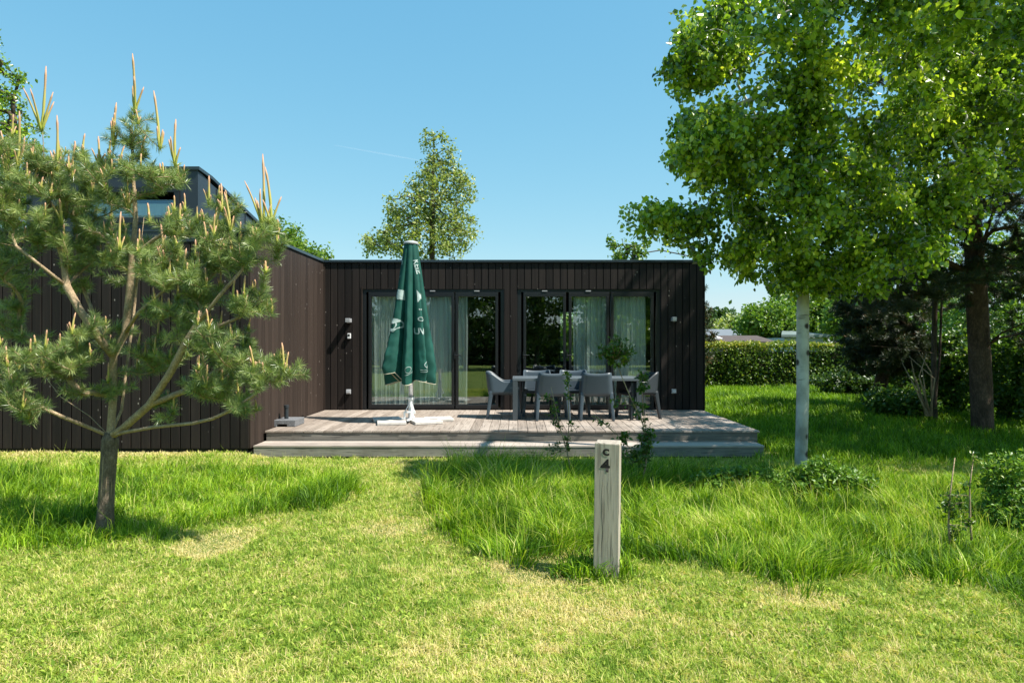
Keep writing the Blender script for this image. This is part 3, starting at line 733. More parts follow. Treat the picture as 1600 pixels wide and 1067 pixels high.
# printed marks
def printed(body, th0, zc, size, squeeze=1.0, name='print', rot=0):
    cu = bpy.data.curves.new('t', 'FONT'); cu.body = body; cu.size = size; cu.align_x = 'CENTER'; cu.align_y = 'CENTER'; cu.offset = size*.02
    to = bpy.data.objects.new('t', cu); COL.objects.link(to); bpy.context.view_layer.update()
    me = bpy.data.meshes.new_from_object(to.evaluated_get(bpy.context.evaluated_depsgraph_get()))
    bpy.data.objects.remove(to)
    bm = bmesh.new(); bm.from_mesh(me); bmesh.ops.triangulate(bm, faces=bm.faces)
    for _ in range(4):
        es = [e for e in bm.edges if e.calc_length() > .02]
        if not es: break
        bmesh.ops.subdivide_edges(bm, edges=es, cuts=1); bmesh.ops.triangulate(bm, faces=bm.faces)
    wrap(bm, th0, zc, squeeze, name, rot)
def wrap(bm, th0, zc, squeeze=1.0, name='print', rot=0, mat='print'):
    for v in bm.verts:
        u, q = v.co.x*squeeze, v.co.y
        u, q = u*math.cos(rot) - q*math.sin(rot), u*math.sin(rot) + q*math.cos(rot)
        z = zc + q; t_ = (ZT - z)/(ZT - ZB); t_ = min(.99, max(0.01, t_)); r0 = .115 + .255*t_
        th = th0 + u/r0
        p_ = cpt(th, t_, .006); p_.z = cpt(th, t_).z; v.co = p_ - Vector((ux, uy, DZ))
    me = bpy.data.meshes.new(name); bm.to_mesh(me); bm.free(); me.materials.append(M[mat])
    ob = bpy.data.objects.new(name, me); COL.objects.link(ob); ob.parent = can; ob.location = (0, 0, 0)
def ringshape(rad, wd, th0, zc, sq=1.0):
    bm = bmesh.new(); n_ = 40
    a = [bm.verts.new((rad*math.cos(2*math.pi*i/n_), rad*math.sin(2*math.pi*i/n_), 0)) for i in range(n_)]
    b = [bm.verts.new(((rad-wd)*math.cos(2*math.pi*i/n_), (rad-wd)*math.sin(2*math.pi*i/n_), 0)) for i in range(n_)]
    for i in range(n_): bm.faces.new((a[i], a[(i+1) % n_], b[(i+1) % n_], b[i]))
    wrap(bm, th0, zc, sq, 'emblem')
def blob(poly, th0, zc, sq=1.0):
    bm = bmesh.new(); bm.faces.new([bm.verts.new((x, y, 0)) for x, y in poly]); bmesh.ops.triangulate(bm, faces=bm.faces)
    for _ in range(4):
        es = [e for e in bm.edges if e.calc_length() > .025]
        if not es: break
        bmesh.ops.subdivide_edges(bm, edges=es, cuts=1); bmesh.ops.triangulate(bm, faces=bm.faces)
    wrap(bm, th0, zc, sq, 'emblem')
zz = lambda py: PZ(py, uy)
thR, thL = 5.50, 3.86
printed('O', thR - .07, zz(500), .10)
printed('UW', thR - .10, zz(520), .15, .62)
printed('.', thR - .10, zz(481), .14); printed('.', thR + .02, zz(481), .14)
printed('KEIZ', thR + .02, zz(418), .14, .8, rot=-1.4)
blob([(-.05, .10), (.0, .02), (.06, .12), (.07, -.09), (.0, -.03), (-.05, -.1)], thR + .05, zz(464))
printed('RL.', thL - .38, zz(531), .11)
ringshape(.11, .014, thL - .02, zz(510)); ringshape(.13, .012, thL - .3, zz(512))
blob([(-.09, -.02), (-.03, .05), (.05, .05), (.09, .0), (.02, -.04)], thL - .02, zz(505)); blob([(-.08, -.01), (.06, -.03), (.03, -.09)], thL - .02, zz(516))
blob([(-.06, .0), (-.02, .09), (.06, .07), (.07, -.08), (-.01, -.07)], thL + .1, zz(462)); blob([(-.05, .06), (.04, .08), (-.01, -.05)], thL - .2, zz(440))
printed('VI', thL - .2, zz(412), .10)
ringshape(.055, .008, thR + .06, zz(574)); blob([(-.10, .0), (.10, .03), (.10, .022), (-.10, -.008)], thR + .06, zz(582)); blob([(-.10, .0), (.10, .03), (.10, .022), (-.10, -.008)], thR + .06, zz(585))
ringshape(.05, .007, math.radians(272), zz(577)); blob([(-.08, .0), (.08, .04), (.08, .033), (-.08, -.007)], math.radians(276), zz(585))
blob([(-.035, -.03), (.03, .035), (.035, .02), (-.02, -.035)], thR + .06, zz(574))
# paving slabs holding the stand
G = 'pale concrete slabs weighing down the parasol stand'
for (dx, dy, a, lab) in ((-.26, -.26, .20, 'pale concrete slab under the parasol, nearest the deck edge'), (.27, -.16, .35, 'pale concrete slab to the right of the parasol pole, front one'),
                         (-.42, .18, .28, 'pale concrete slab to the left of the parasol pole, furthest left'), (.42, .22, .25, 'pale concrete slab at the right rear of the parasol pole')):
    h = .045
    mb = MB(); c_, s_ = math.cos(a), math.sin(a)
    q = [(ux + dx + c_*x - s_*y, uy + dy + s_*x + c_*y) for x, y in ((-.22, -.2), (.22, -.2), (.22, .2), (-.22, .2))]
    mb.prism(q, 'z', DZ + .002, DZ + .002 + h)
    tag(mb.build('paving_slab', M['concrete'], None, bevel=.008), lab, 'paving slab', G)

# granite foot at the left front
fx0, fx1, fy0, fy1 = PX(420, 10.27), PX(461, 10.27), 10.27, 10.72
ft = thing('parasol_foot', 'square grey granite parasol foot with upright black tube at the left front of the deck', 'parasol foot', ((fx0+fx1)/2, 10.5, DZ))
fz = DZ + .003
mb = MB()
mb.prism([(fx0, fz), (fx0, fz + .10), (fx1, fz + .10), (fx1, fz), (fx0 + .27, fz), (fx0 + .27, fz + .035), (fx0 + .12, fz + .035), (fx0 + .12, fz)], 'y', fy0, fy1)
mb.build('block', M['granite'], ft, bevel=.006)
mb = MB(); tx = PX(447.5, 10.45); mb.tube([(tx, 10.45, fz + .10), (tx, 10.45, fz + .29)], .031, 18); mb.tube([(tx, 10.45, fz + .27), (tx, 10.45, fz + .31)], .039, 18)
mb.build('tube', M['plastic_dark'], ft)
mb = MB(); mb.box(tx - .13, tx - .06, 10.4, 10.44, fz + .1005, fz + .104); mb.build('grip_slot', M['black'], ft)

# ------------------------------------------------------------------ numbered post
pX, pY = PX(948, 4.62), 4.62
post = thing('number_post', 'weathered grey wooden post branded C 4 standing in the lawn', 'post', (pX, pY, 0), 0)
PHt = .915
mb = MB(); hw = .083
loops = []
for z, s in ((-.1, 1.0), (.3, 1.0), (.6, 1.0), (PHt - .008, .995), (PHt, .95)):
    loops.append([(pX - hw*s, pY - hw*s, z), (pX + hw*s, pY - hw*s, z + (.0 if z < PHt - .01 else -.004)), (pX + hw*s, pY + hw*s, z), (pX - hw*s, pY + hw*s, z)])
mb.loft(loops); mb.build('wood_post', M['post'], post, bevel=.004)
mb = MB()   # checks (cracks) in the front face
def crack(x, z0, z1, w_):
    pts = []; n_ = 14
    for i in range(n_ + 1):
        s = i/n_; pts.append((pX + x + .003*math.sin(s*9 + x*50) + .002*math.sin(s*23), z0 + (z1-z0)*s, w_*math.sin(math.pi*min(1, s*1.1))**.5 if s < .9 else w_*.3))
    yy = pY - hw - .0008
    mb.add([(p[0]-p[2]/2, yy, p[1]) for p in pts] + [(p[0]+p[2]/2, yy, p[1]) for p in pts], [(i, n_+1+i, n_+2+i, i+1) for i in range(n_)])
crack(-.028, .10, .75, .0035); crack(.008, .45, .80, .002); crack(.045, .02, .22, .002); crack(.012, .1, .4, .0012)
mb.build('crack', M['paint'], post)
def mark(body, x, z, size, hgt, wid):
    cu = bpy.data.curves.new('t', 'FONT'); cu.body = body; cu.size = size; cu.align_x = 'CENTER'; cu.align_y = 'CENTER'; cu.offset = size*.03
    to = bpy.data.objects.new('t', cu); COL.objects.link(to); bpy.context.view_layer.update()
    me = bpy.data.meshes.new_from_object(to.evaluated_get(bpy.context.evaluated_depsgraph_get())); bpy.data.objects.remove(to)
    xs_ = [v.co.x for v in me.vertices]; ys_ = [v.co.y for v in me.vertices]; mx_, my_ = (min(xs_)+max(xs_))/2, (min(ys_)+max(ys_))/2; sx_, sy_ = wid/(max(xs_)-min(xs_)), hgt/(max(ys_)-min(ys_))
    for v in me.vertices: v.co = (x + (v.co.x-mx_)*sx_, -hw - .0016, z + (v.co.y-my_)*sy_)
    me.materials.clear(); me.materials.append(M['paint'])
    ob = bpy.data.objects.new('branded_letter' if body.isalpha() else 'branded_number', me); COL.objects.link(ob); ob.parent = post
mark('c', -.008, .852, .105, .046, .044); mark('4', -.012, .764, .128, .086, .064)
post.rotation_euler = (math.radians(-.8), math.radians(.6), math.radians(-12.5))

# ------------------------------------------------------------------ vegetation generators
class Skel:
    def __init__(s): s.p = []; s.par = []; s.arr = np.zeros((60000, 3)); s.n = 0
    def node(s, p, par):
        s.p.append(Vector(p)); s.par.append(par); s.arr[s.n] = p; s.n += 1; return s.n - 1
    def path(s, pts, par=-1, seg=.25):
        if par < 0: par = s.node(pts[0], -1); pts = pts[1:]
        elif par >= 0: pass
        for q in pts:
            a = s.p[par]; q = Vector(q); k = max(1, int((q-a).length/seg))
            for i in range(1, k+1): par = s.node(a.lerp(q, i/k), par)
        return par
    def near(s, q):
        d = np.linalg.norm(s.arr[:s.n] - np.array(q), axis=1); return int(d.argmin())
    def grow(s, targets, seg=.22, up=.2, zpen=.6, sort_from=None):
        tw = []
        c0 = np.array(sort_from if sort_from is not None else s.arr[0])
        order = np.argsort(np.linalg.norm(targets - c0, axis=1))
        for oi in order:
            t_ = targets[oi]
            d = s.arr[:s.n] - t_; L = np.linalg.norm(d, axis=1) + zpen*np.maximum(0, d[:, 2])
            i = int(L.argmin()); p0 = s.p[i]; q = Vector(t_); dist = (q - p0).length
            if dist < .02: continue
            pp = s.par[i]; pd = (p0 - s.p[pp]).normalized() if pp >= 0 else Vector((0, 0, 1))
            c_ = p0 + ((q-p0).normalized()*.7 + pd*.5 + Vector((0, 0, up))).normalized()*dist*.5
            k = max(2, min(14, int(dist/seg) + 1)); par = i; ids = []
            for j in range(1, k+1):
                u = j/k; b = p0*(1-u)**2 + c_*2*u*(1-u) + q*u*u
                b += Vector((random.gauss(0, 1), random.gauss(0, 1), random.gauss(0, 1)))*dist*.02*(j < k)
                par = s.node(b, par); ids.append(par)
            tw.append([i] + ids)
        return tw
    def radii(s, r0, base):
        cnt = np.zeros(s.n); ch_ = [[] for _ in range(s.n)]
        for i in range(s.n-1, -1, -1):
            if cnt[i] == 0: cnt[i] = 1
            if s.par[i] >= 0: cnt[s.par[i]] += cnt[i]; ch_[s.par[i]].append(i)
        e = math.log(max(2, cnt[0]))/math.log(base/r0)
        s.r = r0*cnt**(1/e); s.ch = ch_; return s.r
    def mesh(s, name, mat, parent, nsmall=4, nbig=10, rmin=0, rmax=9, rfun=None):
        mb = MB(); start = [(0, None)]
        while start:
            i, pr = start.pop(); pts = []; rr = []
            if pr is not None: pts.append(s.p[pr]); rr.append(min(s.r[i]*1.15, s.r[pr]))
            while True:
                pts.append(s.p[i]); rr.append(s.r[i])
                c_ = s.ch[i]
                if not c_: break
                c_ = sorted(c_, key=lambda k: -s.r[k])
                for k in c_[1:]: start.append((k, i))
                i = c_[0]
            if len(pts) > 1:
                if not s.ch[i] and len(rr) > 2: rr[-1] *= .6
                if rfun: rr = [rfun(p, r) for p, r in zip(pts, rr)]
                if rmin <= max(rr) < rmax: mb.tube(pts, rr, nbig if max(rr) > .03 else (6 if max(rr) > .012 else nsmall))
        if not mb.v: return None
        return mb.build(name, mat, parent, smooth=True)

def leaves_np(C, size, tone, out_dir=None, up=.5, aspect=.62, fold=.25, droop=.0, jit=.3):
    """C (n,3) leaf base positions. returns V,T,tone"""
    n_ = len(C)
    d = rng.normal(size=(n_, 3)); 
    if out_dir is not None: d = d*.7 + out_dir
    d[:, 2] -= droop; d /= np.linalg.norm(d, axis=1, keepdims=True)
    nn = rng.normal(size=(n_, 3)); nn[:, 2] += up*2
    s = np.cross(d, nn); s /= np.linalg.norm(s, axis=1, keepdims=True) + 1e-9
    nv = np.cross(s, d)
    sz = size*(1 + jit*rng.uniform(-1, 1, n_))[:, None]
    b = C; w_ = sz*aspect/2
    m1 = b + d*sz*.38; tip = b + d*sz + nv*sz*-.08
    l_ = m1 + s*w_ + nv*w_*fold; r_ = m1 - s*w_ + nv*w_*fold
    l2 = b + d*sz*.72 + s*w_*.62 + nv*w_*fold*.5; r2 = b + d*sz*.72 - s*w_*.62 + nv*w_*fold*.5
    V = np.stack([b, l_, l2, tip, r2, r_], 1).reshape(-1, 3)
    k = np.arange(n_)[:, None]*6
    T = np.concatenate([k + np.array([0, 1, 2]), k + np.array([0, 2, 3]), k + np.array([0, 3, 4]), k + np.array([0, 4, 5])])
    return V, T, np.repeat(tone, 6)

def in_ell(ells, count, D0=None):
    """ells: (px,py,rx,ry,D,rD,weight) -> world targets inside, biased to the shell"""
    out_ = []
    wsum = sum(e[6] for e in ells)
    for (cx_, cy_, rx, ry, D, rD, w_) in ells:
        n_ = int(count*w_/wsum); c_ = P(cx_, cy_, D); sx = rx*D/F; sz = ry*D/F
        u = rng.normal(size=(n_, 3)); u /= np.linalg.norm(u, axis=1, keepdims=True)
        rr = rng.random(n_)**(1/2.4); u *= rr[:, None]
        lump = 1 + .18*np.sin(u[:, 0]*7 + cx_)*np.cos(u[:, 2]*6 + cy_)
        out_.append(np.array(c_) + u*lump[:, None]*np.array([sx, rD, sz]))
    return np.concatenate(out_)

def tree(name, label, cat, base, trunk_pts, ells, ntw, nleaf, lsize, lmat, bmat, base_r, group=None, targets=None, spread=.12, droop=.4, up=.5,
         twig_r=.004, tone_fn=None, seg=.3, leafn='crown', bark_z=None, aspect=.62, extra_limbs=()):
    t_ = thing(name, label, cat, base, group=group)
    sk = Skel(); last = sk.path(trunk_pts, -1, seg*.8)
    for lp in extra_limbs:
        i = sk.near(lp[0]); sk.path(lp[1:], i, seg*.8)
    tg = in_ell(ells, ntw) if targets is None else targets
    tw = sk.grow(tg, seg, sort_from=trunk_pts[-1])
    sk.radii(twig_r, base_r)
    sk.mesh('trunk', bmat, t_)
    C = []; 
    for ids in tw:
        pts = [sk.p[i] for i in ids]
        L = sum((pts[i+1]-pts[i]).length for i in range(len(pts)-1)); use = min(L, .55 + spread*2)
        rem = use; segs = []
        for i in range(len(pts)-1, 0, -1):
            l_ = (pts[i]-pts[i-1]).length; segs.append((pts[i], pts[i-1], l_)); rem -= l_
            if rem <= 0: break
        tot = sum(s_[2] for s_ in segs); 
        for a, b, l_ in segs:
            k = max(1, int(round(nleaf*l_/tot)))
            u = rng.random(k)[:, None]
            C.append(np.array(a)*(1-u) + np.array(b)*u + rng.normal(size=(k, 3))*spread*.55)
    C = np.concatenate(C)
    tone = rng.normal(.45, .22, len(C))
    if tone_fn is not None: tone = np.clip(tone + tone_fn(C), 0, 1)
    V, T, tn = leaves_np(C, lsize, np.clip(tone, 0, 1), up=up, droop=droop, aspect=aspect, jit=.4)
    np_mesh(leafn, V, T, lmat, t_, tn)
    return t_

# ------------------------------------------------------------------ birch (hero tree on the right)
bY = 8.47; bX = PX(1252, bY)
def shade_ok(t_):
    x, y, z = t_
    k = (z - .1); xs, ys = x - .65*k, y + .25*k
    kd = (z - DZ); xd, yd = x - .65*kd, y + .25*kd
    if xd < 1.8 and 9.0 < yd < 15.5: return random.random() < .01
    if xs < 3.6 and ys < 6.9: return random.random() < .03
    if xs < -1.3: return random.random() < .05
    return True
ells = [(1310, 130, 235, 190, 8.0, 1.5, 10), (1235, 320, 165, 105, 7.9, 1.1, 6), (1092, 58, 84, 88, 7.5, .9, 4.2), (1040, 346, 72, 36, 8.0, .45, 1.4),
        (1122, 225, 88, 66, 7.4, .8, 3.2), (1490, 170, 175, 165, 7.9, 1.2, 7), (1640, 120, 110, 140, 7.8, 1.1, 3), (1400, 370, 105, 75, 7.9, .8, 2.6), (1480, 320, 60, 50, 7.8, .6, .9), (1075, 90, 50, 60, 7.4, .4, .9), (1090, 240, 45, 40, 7.2, .4, .8), (1350, -170, 230, 150, 8.4, 1.4, 2.5),
        (1165, 390, 70, 42, 7.9, .5, 1.2), (1262, 190, 62, 200, 7.0, .3, 3.2), (1250, 425, 85, 38, 8.2, .5, 1.8), (1330, 430, 70, 35, 8.0, .5, 1.2)]
tg = in_ell(ells, 3700); tg = [q for q in tg if shade_ok(q)]
for _ in range(1050):  # crown twigs added overhead so their shadows form a band on the lawn
    h = rng.uniform(4.3, 6.6); xs_ = -1.1 + 3.6*rng.random()**.8; ys_ = rng.normal(7.45, .22)
    tg.append(np.array((xs_ + .65*h, ys_ - .25*h, h)))
for _ in range(420):  # crown twigs added to cast shade on the right part of the deck
    h = rng.uniform(3.4, 6.2); xs_ = rng.uniform(2.0, 5.2); ys_ = rng.uniform(9.3, 12.6)
    tg.append(np.array((xs_ + .65*h, ys_ - .25*h, h)))
for _ in range(620):  # more crown twigs added to shade the grass right of the deck
    h = rng.uniform(3.8, 7.0); xs_ = rng.uniform(2.6, 7.5); ys_ = rng.uniform(7.9, 11.5)
    tg.append(np.array((xs_ + .65*h, ys_ - .25*h, h)))
tg = np.array(tg)
cen_ = tg[rng.choice(len(tg), 500, replace=False)]
dd_ = ((tg[:, None, :] - cen_[None])**2).sum(2); tg = tg + (cen_[dd_.argmin(1)] - tg)*.24
g0 = float(gh(bX, bY))
birch = tree('birch_tree', 'large birch with white bark and wide leafy crown right of the deck', 'tree', (bX, bY, g0),
     [(bX - .01, bY, g0 - .1), (bX + .02, bY, 1.0), P(1254, 560, bY), P(1255, 430, bY), P(1262, 300, bY), P(1275, 120, bY), P(1290, -100, 8.3), P(1300, -260, 8.3)],
     ells, 0, 21, 0.059, M['birch_leaf'], M['birch_bark'], .074, targets=tg, spread=.10, droop=1.1, twig_r=.0035, seg=.25, up=.25, aspect=.85, tone_fn=lambda C: .10 + .5*(fbm(C[:, 0]*1.0 + 7, C[:, 2], 2.6) - .5),
     extra_limbs=[(P(1258, 400, bY), P(1180, 330, 8.2), P(1070, 335, 8.05)), (P(1262, 300, bY), P(1180, 180, 8.2), P(1110, 60, 8.1)), (P(1258, 400, bY), P(1350, 300, 8.2), P(1470, 200, 8.0)), (P(1265, 260, bY), P(1330, 150, 7.6), P(1350, 40, 7.2))])

# ------------------------------------------------------------------ pine builder
def needle_brush(paths, length, per_m, width, tone_mu=.5, spread=.55, tone_sd=.2):
    """paths: list of lists of points. needles radiate forward around each path"""
    B = []; Dr = []; TO = []
    for pts in paths:
        pts = [Vector(p) for p in pts]; toff = random.gauss(0, .14)
        for a, b in zip(pts[:-1], pts[1:]):
            l_ = (b-a).length
            if l_ < 1e-4: continue
            k = max(2, int(l_*per_m)); TO.append(np.full(k, toff)); u = rng.random(k)[:, None]; d = np.array((b-a)/l_)
            B.append(np.array(a)*(1-u) + np.array(b)*u); Dr.append(np.tile(d, (k, 1)))
        a, b = pts[-2], pts[-1]; d = np.array((b-a).normalized()); k = int(per_m*.05)
        if k: TO.append(np.full(k, toff)); B.append(np.tile(np.array(b), (k, 1)) - d*rng.random((k, 1))*.02); Dr.append(np.tile(d, (k, 1)))
    B = np.concatenate(B); Dr = np.concatenate(Dr); n_ = len(B)
    r_ = rng.normal(size=(n_, 3)); r_ -= (r_*Dr).sum(1, keepdims=True)*Dr; r_ /= np.linalg.norm(r_, axis=1, keepdims=True)
    d = Dr*(spread + .25*rng.random((n_, 1))) + r_*(1 - .2*rng.random((n_, 1))); d[:, 2] += .12; d /= np.linalg.norm(d, axis=1, keepdims=True)
    s = np.cross(d, rng.normal(size=(n_, 3))); s /= np.linalg.norm(s, axis=1, keepdims=True)
    L = length*(.75 + .45*rng.random((n_, 1))); c_ = np.cross(s, d)
    mid = B + d*L*.55 + c_*L*.03; tip = B + d*L + c_*L*rng.normal(0, .08, (n_, 1))
    V = np.stack([B - s*width*.4, B + s*width*.4, mid + s*width*.5, mid - s*width*.5, tip], 1).reshape(-1, 3)
    k = np.arange(n_)[:, None]*5
    T = np.concatenate([k + np.array([0, 1, 2]), k + np.array([0, 2, 3]), k + np.array([3, 2, 4])])
    tn = np.repeat(np.clip(rng.normal(tone_mu, tone_sd, n_) + np.concatenate(TO), 0, 1), 5)
    return V, T, tn

def candles(mb, base, h, r=.007, n_side=3, seed=0):
    rd = random.Random(seed)
    def one(b, d, h, r):
        pts = []; rr = []; tones = []
        bend = Vector((rd.uniform(-1, 1), rd.uniform(-1, 1), 0))*.12*h
        k = 7; loops = []
        for i in range(k+1):
            s = i/k; c_ = b + d*h*s + bend*s*s; q = r*(1 - .35*s)*(1 + .12*math.sin(i*2.4)) if i < k else r*.25
            loops.append([c_ + Vector((math.cos(a)*q, math.sin(a)*q, 0)) for a in (0, 1.257, 2.513, 3.77, 5.027)])
            tones += [min(1, max(0, s*1.05 + rd.uniform(-.08, .08)))]*5
        st = len(mb.t); mb.loft(loops); mb.t[st:st+len(tones)] = tones
    one(base, Vector((rd.uniform(-.08, .08), rd.uniform(-.08, .08), 1)).normalized(), h, r)
    for k in range(n_side):
        a = rd.uniform(0, 6.28)
        one(base - Vector((0, 0, .01)), Vector((math.cos(a)*.28, math.sin(a)*.28, 1)).normalized(), h*rd.uniform(.3, .65), r*.8)

# ---- young pine in the left foreground
pY0 = 5.65; pX0 = PX(165, pY0); gp = float(gh(pX0, pY0))
pine = thing('young_pine', 'young pine with low spreading limbs and upright yellow spring candles on the left lawn', 'tree', (pX0, pY0, gp))
sk = Skel()
Q = lambda x, y, dd=0: P(x, y, pY0 + dd)
whorl = sk.path([Q(163, 842), Q(165, 800), Q(168, 740), Q(172, 682)], -1, .12)
trunk_top = whorl
stemB = sk.path([Q(177, 620, .02), Q(177, 556, .03)], whorl, .12)
ldr = sk.path([Q(196, 520, .02), Q(203, 455), Q(207, 400), Q(212, 340), Q(207, 260, .03), Q(207, 195)], stemB, .12)
l1 = sk.path([Q(160, 535, -.05), Q(125, 485, -.1), Q(104, 447, -.12)], stemB, .12)
l1a = sk.path([Q(98, 400, -.1), Q(80, 350, -.1), Q(70, 270, -.05), Q(66, 195, -.05)], l1, .12)
sk.path([Q(70, 420, -.25), Q(25, 385, -.3), Q(-10, 378, -.3)], l1, .12)
sk.path([Q(125, 425, .1), Q(150, 405, .2)], l1, .12)
l2 = sk.path([Q(150, 500, .15), Q(130, 450, .25), Q(120, 400, .3), Q(130, 330, .35)], stemB, .12)
st2 = sk.path([Q(190, 640, .2), Q(197, 580, .3), Q(208, 500, .4), Q(216, 420, .45), Q(225, 340, .5)], whorl, .12)
c1 = sk.path([Q(190, 671, -.05), Q(233, 633, -.15), Q(267, 581, -.25), Q(289, 538, -.3), Q(310, 503, -.35), Q(345, 460, -.4), Q(379, 421, -.4), Q(395, 385, -.4), Q(404, 350, -.4)], whorl, .12)
sk.path([Q(195, 675, -.1), Q(241, 667, -.2), Q(302, 661, -.3), Q(332, 654, -.35), Q(362, 640, -.4), Q(400, 615, -.4)], whorl, .12)
e1 = sk.path([Q(150, 672, -.05), Q(95, 650, -.25), Q(43, 626, -.35), Q(0, 611, -.4), Q(-60, 600, -.45)], whorl, .12)
sk.path([Q(140, 650, .2), Q(95, 620, .4), Q(60, 575, .5), Q(20, 540, .6)], whorl, .12)
sk.path([Q(210, 650, .25), Q(260, 620, .5), Q(320, 590, .7), Q(360, 560, .8)], whorl, .12)
i = sk.near(Q(207, 400)); sk.path([Q(240, 375, -.05), Q(275, 352, -.1), Q(295, 335, -.12)], i, .12)
i = sk.near(Q(196, 520)); sk.path([Q(215, 490, -.2), Q(255, 455, -.35), Q(290, 420, -.45)], i, .12)
i = sk.near(Q(289, 538, -.3)); sk.path([Q(330, 515, -.3), Q(375, 495, -.35), Q(410, 470, -.35)], i, .12)
i = sk.near(Q(233, 633, -.15)); sk.path([Q(290, 610, -.2), Q(330, 585, -.25), Q(370, 560, -.3), Q(420, 570, -.35)], i, .12)
pe = [ # px,py,rx,ry,D,rD,w
 (55, 255, 48, 45, 5.55, .35, 2.2), (25, 320, 48, 50, 5.45, .4, 2.2), (90, 300, 45, 40, 5.6, .35, 1.7), (75, 370, 60, 45, 5.55, .4, 2.0), (125, 345, 40, 45, 5.8, .4, 1.8),
 (210, 225, 26, 40, 5.65, .14, 1.0), (170, 270, 38, 28, 5.6, .3, 1.3), (245, 280, 45, 26, 5.6, .3, 1.5), (200, 318, 40, 18, 5.75, .4, .7),
 (170, 385, 60, 45, 5.7, .45, 2.4), (225, 390, 30, 45, 5.95, .3, 1.0), (130, 440, 40, 28, 5.9, .3, .8), (285, 350, 45, 32, 5.55, .25, 1.6), (262, 420, 40, 40, 5.4, .3, 1.5), (310, 445, 50, 42, 5.35, .3, 1.9),
 (345, 400, 40, 38, 5.3, .25, 1.5), (400, 385, 36, 38, 5.25, .25, 1.7), (340, 345, 26, 25, 5.4, .2, .8), (400, 470, 38, 28, 5.3, .2, 1.2), (270, 500, 55, 40, 5.5, .4, 1.9), (345, 540, 50, 38, 5.3, .35, 1.7),
 (410, 585, 40, 33, 5.25, .25, 1.6), (330, 600, 60, 38, 5.5, .5, 1.7), (240, 560, 40, 40, 5.7, .35, 1.0), (375, 640, 38, 18, 5.25, .2, .8), (260, 640, 50, 14, 5.4, .3, .4),
 (120, 550, 50, 32, 5.5, .35, 1.6), (60, 565, 60, 30, 5.4, .4, 1.6), (25, 640, 45, 25, 5.25, .25, 1.2), (5, 600, 40, 30, 5.3, .3, 1.0), (20, 500, 45, 35, 5.8, .4, 1.0), (150, 600, 35, 25, 5.6, .3, .5), (15, 420, 45, 35, 5.7, .4, 1.1),
 (165, 510, 40, 25, 5.55, .25, .5), (-40, 350, 50, 120, 5.6, .5, 1.5)]
tg = in_ell(pe, 470)
tw = sk.grow(tg, .09, up=.1, zpen=.5, sort_from=np.array(Q(172, 682)))
sk.radii(.0032, .068)
# stems: trunk mesh below the whorl is darker
zw = Q(172, 690).z
def rf(p, r): return r*1.18 if p.z < zw else min(r, .046)
sk.mesh('trunk', M['pine_limb'], pine, rfun=lambda p, r: r*.9 if p.z < zw else min(r*1.25 if r > .008 else r, .031))
mb = MB(); tp = [Q(162, 846), Q(163, 832), Q(165, 800), Q(167, 760), Q(170, 715), Q(172, 688), Q(173, 676)]
mb.tube(tp, [.085, .078, .064, .061, .062, .066, .045], 14); tr_ = mb.build('trunk_bark', M['pine_bark'], pine, smooth=True)
paths = []; cm = MB(); ci = 0
for ids in tw:
    pts = [sk.p[i] for i in ids]
    end = pts[-1]; up_ = end + Vector((random.gauss(0, .02), random.gauss(0, .02), random.uniform(.02, .07)))
    acc = 0; sel = [up_, end]
    for q in pts[-2::-1]:
        acc += (sel[-1]-q).length; sel.append(q)
        if acc > .17: break
    paths.append(sel[::-1])
    # side shoots
    for _ in range(2):
        b = pts[-1].lerp(pts[max(0, len(pts)-3)], random.uniform(.1, .9)); e_ = b + Vector((random.gauss(0, .07), random.gauss(0, .07), random.uniform(.0, .09)))
        if (e_-b).length > .03: paths.append([b, e_])
    if random.random() < .60:
        candles(cm, up_, random.uniform(.06, .17), .0095, random.choice((2, 3, 4)), ci); ci += 1
    elif random.random() < .3:
        candles(cm, up_, random.uniform(.02, .05), .0055, random.choice((2, 3)), ci); ci += 1
# tall named candle clusters of the photograph
for (x, y0_, y1_, dd, nsd) in ((211, 175, 87, 0, 4), (65, 205, 103, -.05, 4), (28, 260, 175, -.1, 4), (12, 280, 205, -.15, 2), (88, 270, 180, -.1, 3), (112, 280, 222, 0, 3), (177, 228, 160, -.05, 3), (250, 232, 143, 0, 3),
                              (274, 258, 185, 0, 2), (137, 295, 235, 0, 2), (155, 260, 212, 0, 4), (412, 360, 238, -.4, 4), (424, 350, 262, -.4, 1), (347, 330, 285, -.3, 3), (327, 320, 275, -.25, 3), (360, 360, 300, -.35, 3), (97, 350, 285, -.2, 3),
                              (397, 580, 540, -.4, 2), (443, 580, 535, -.4, 1), (281, 345, 318, -.15, 2), (233, 345, 317, -.2, 2), (187, 390, 330, -.3, 3), (257, 420, 350, -.3, 3), (200, 330, 270, 0, 3), (415, 425, 407, -.4, 2), (45, 300, 215, -.2, 2), (336, 400, 310, -.3, 2)):
    b = Q(x, y0_, dd); t2 = Q(x, y1_, dd); candles(cm, b, t2.z - b.z, .0125 if y0_ - y1_ > 60 else .011, nsd + 1, 500 + x)
    j = sk.near(b); pj = sk.p[j]; paths.append([pj, pj.lerp(b, .5) - Vector((0, 0, .01)), b])
V, T, tn = needle_brush(paths, .070, 800, .0023, .55, .5)
np_mesh('needles', V, T, M['needle'], pine, tn)
cm.build('candles', M['candle'], pine, smooth=True)
mb = MB()
for pth in paths:
    if (pth[0]-pth[-1]).length > .01: mb.tube(pth, .003, 4)
mb.build('twigs', M['pine_limb'], pine, smooth=True)

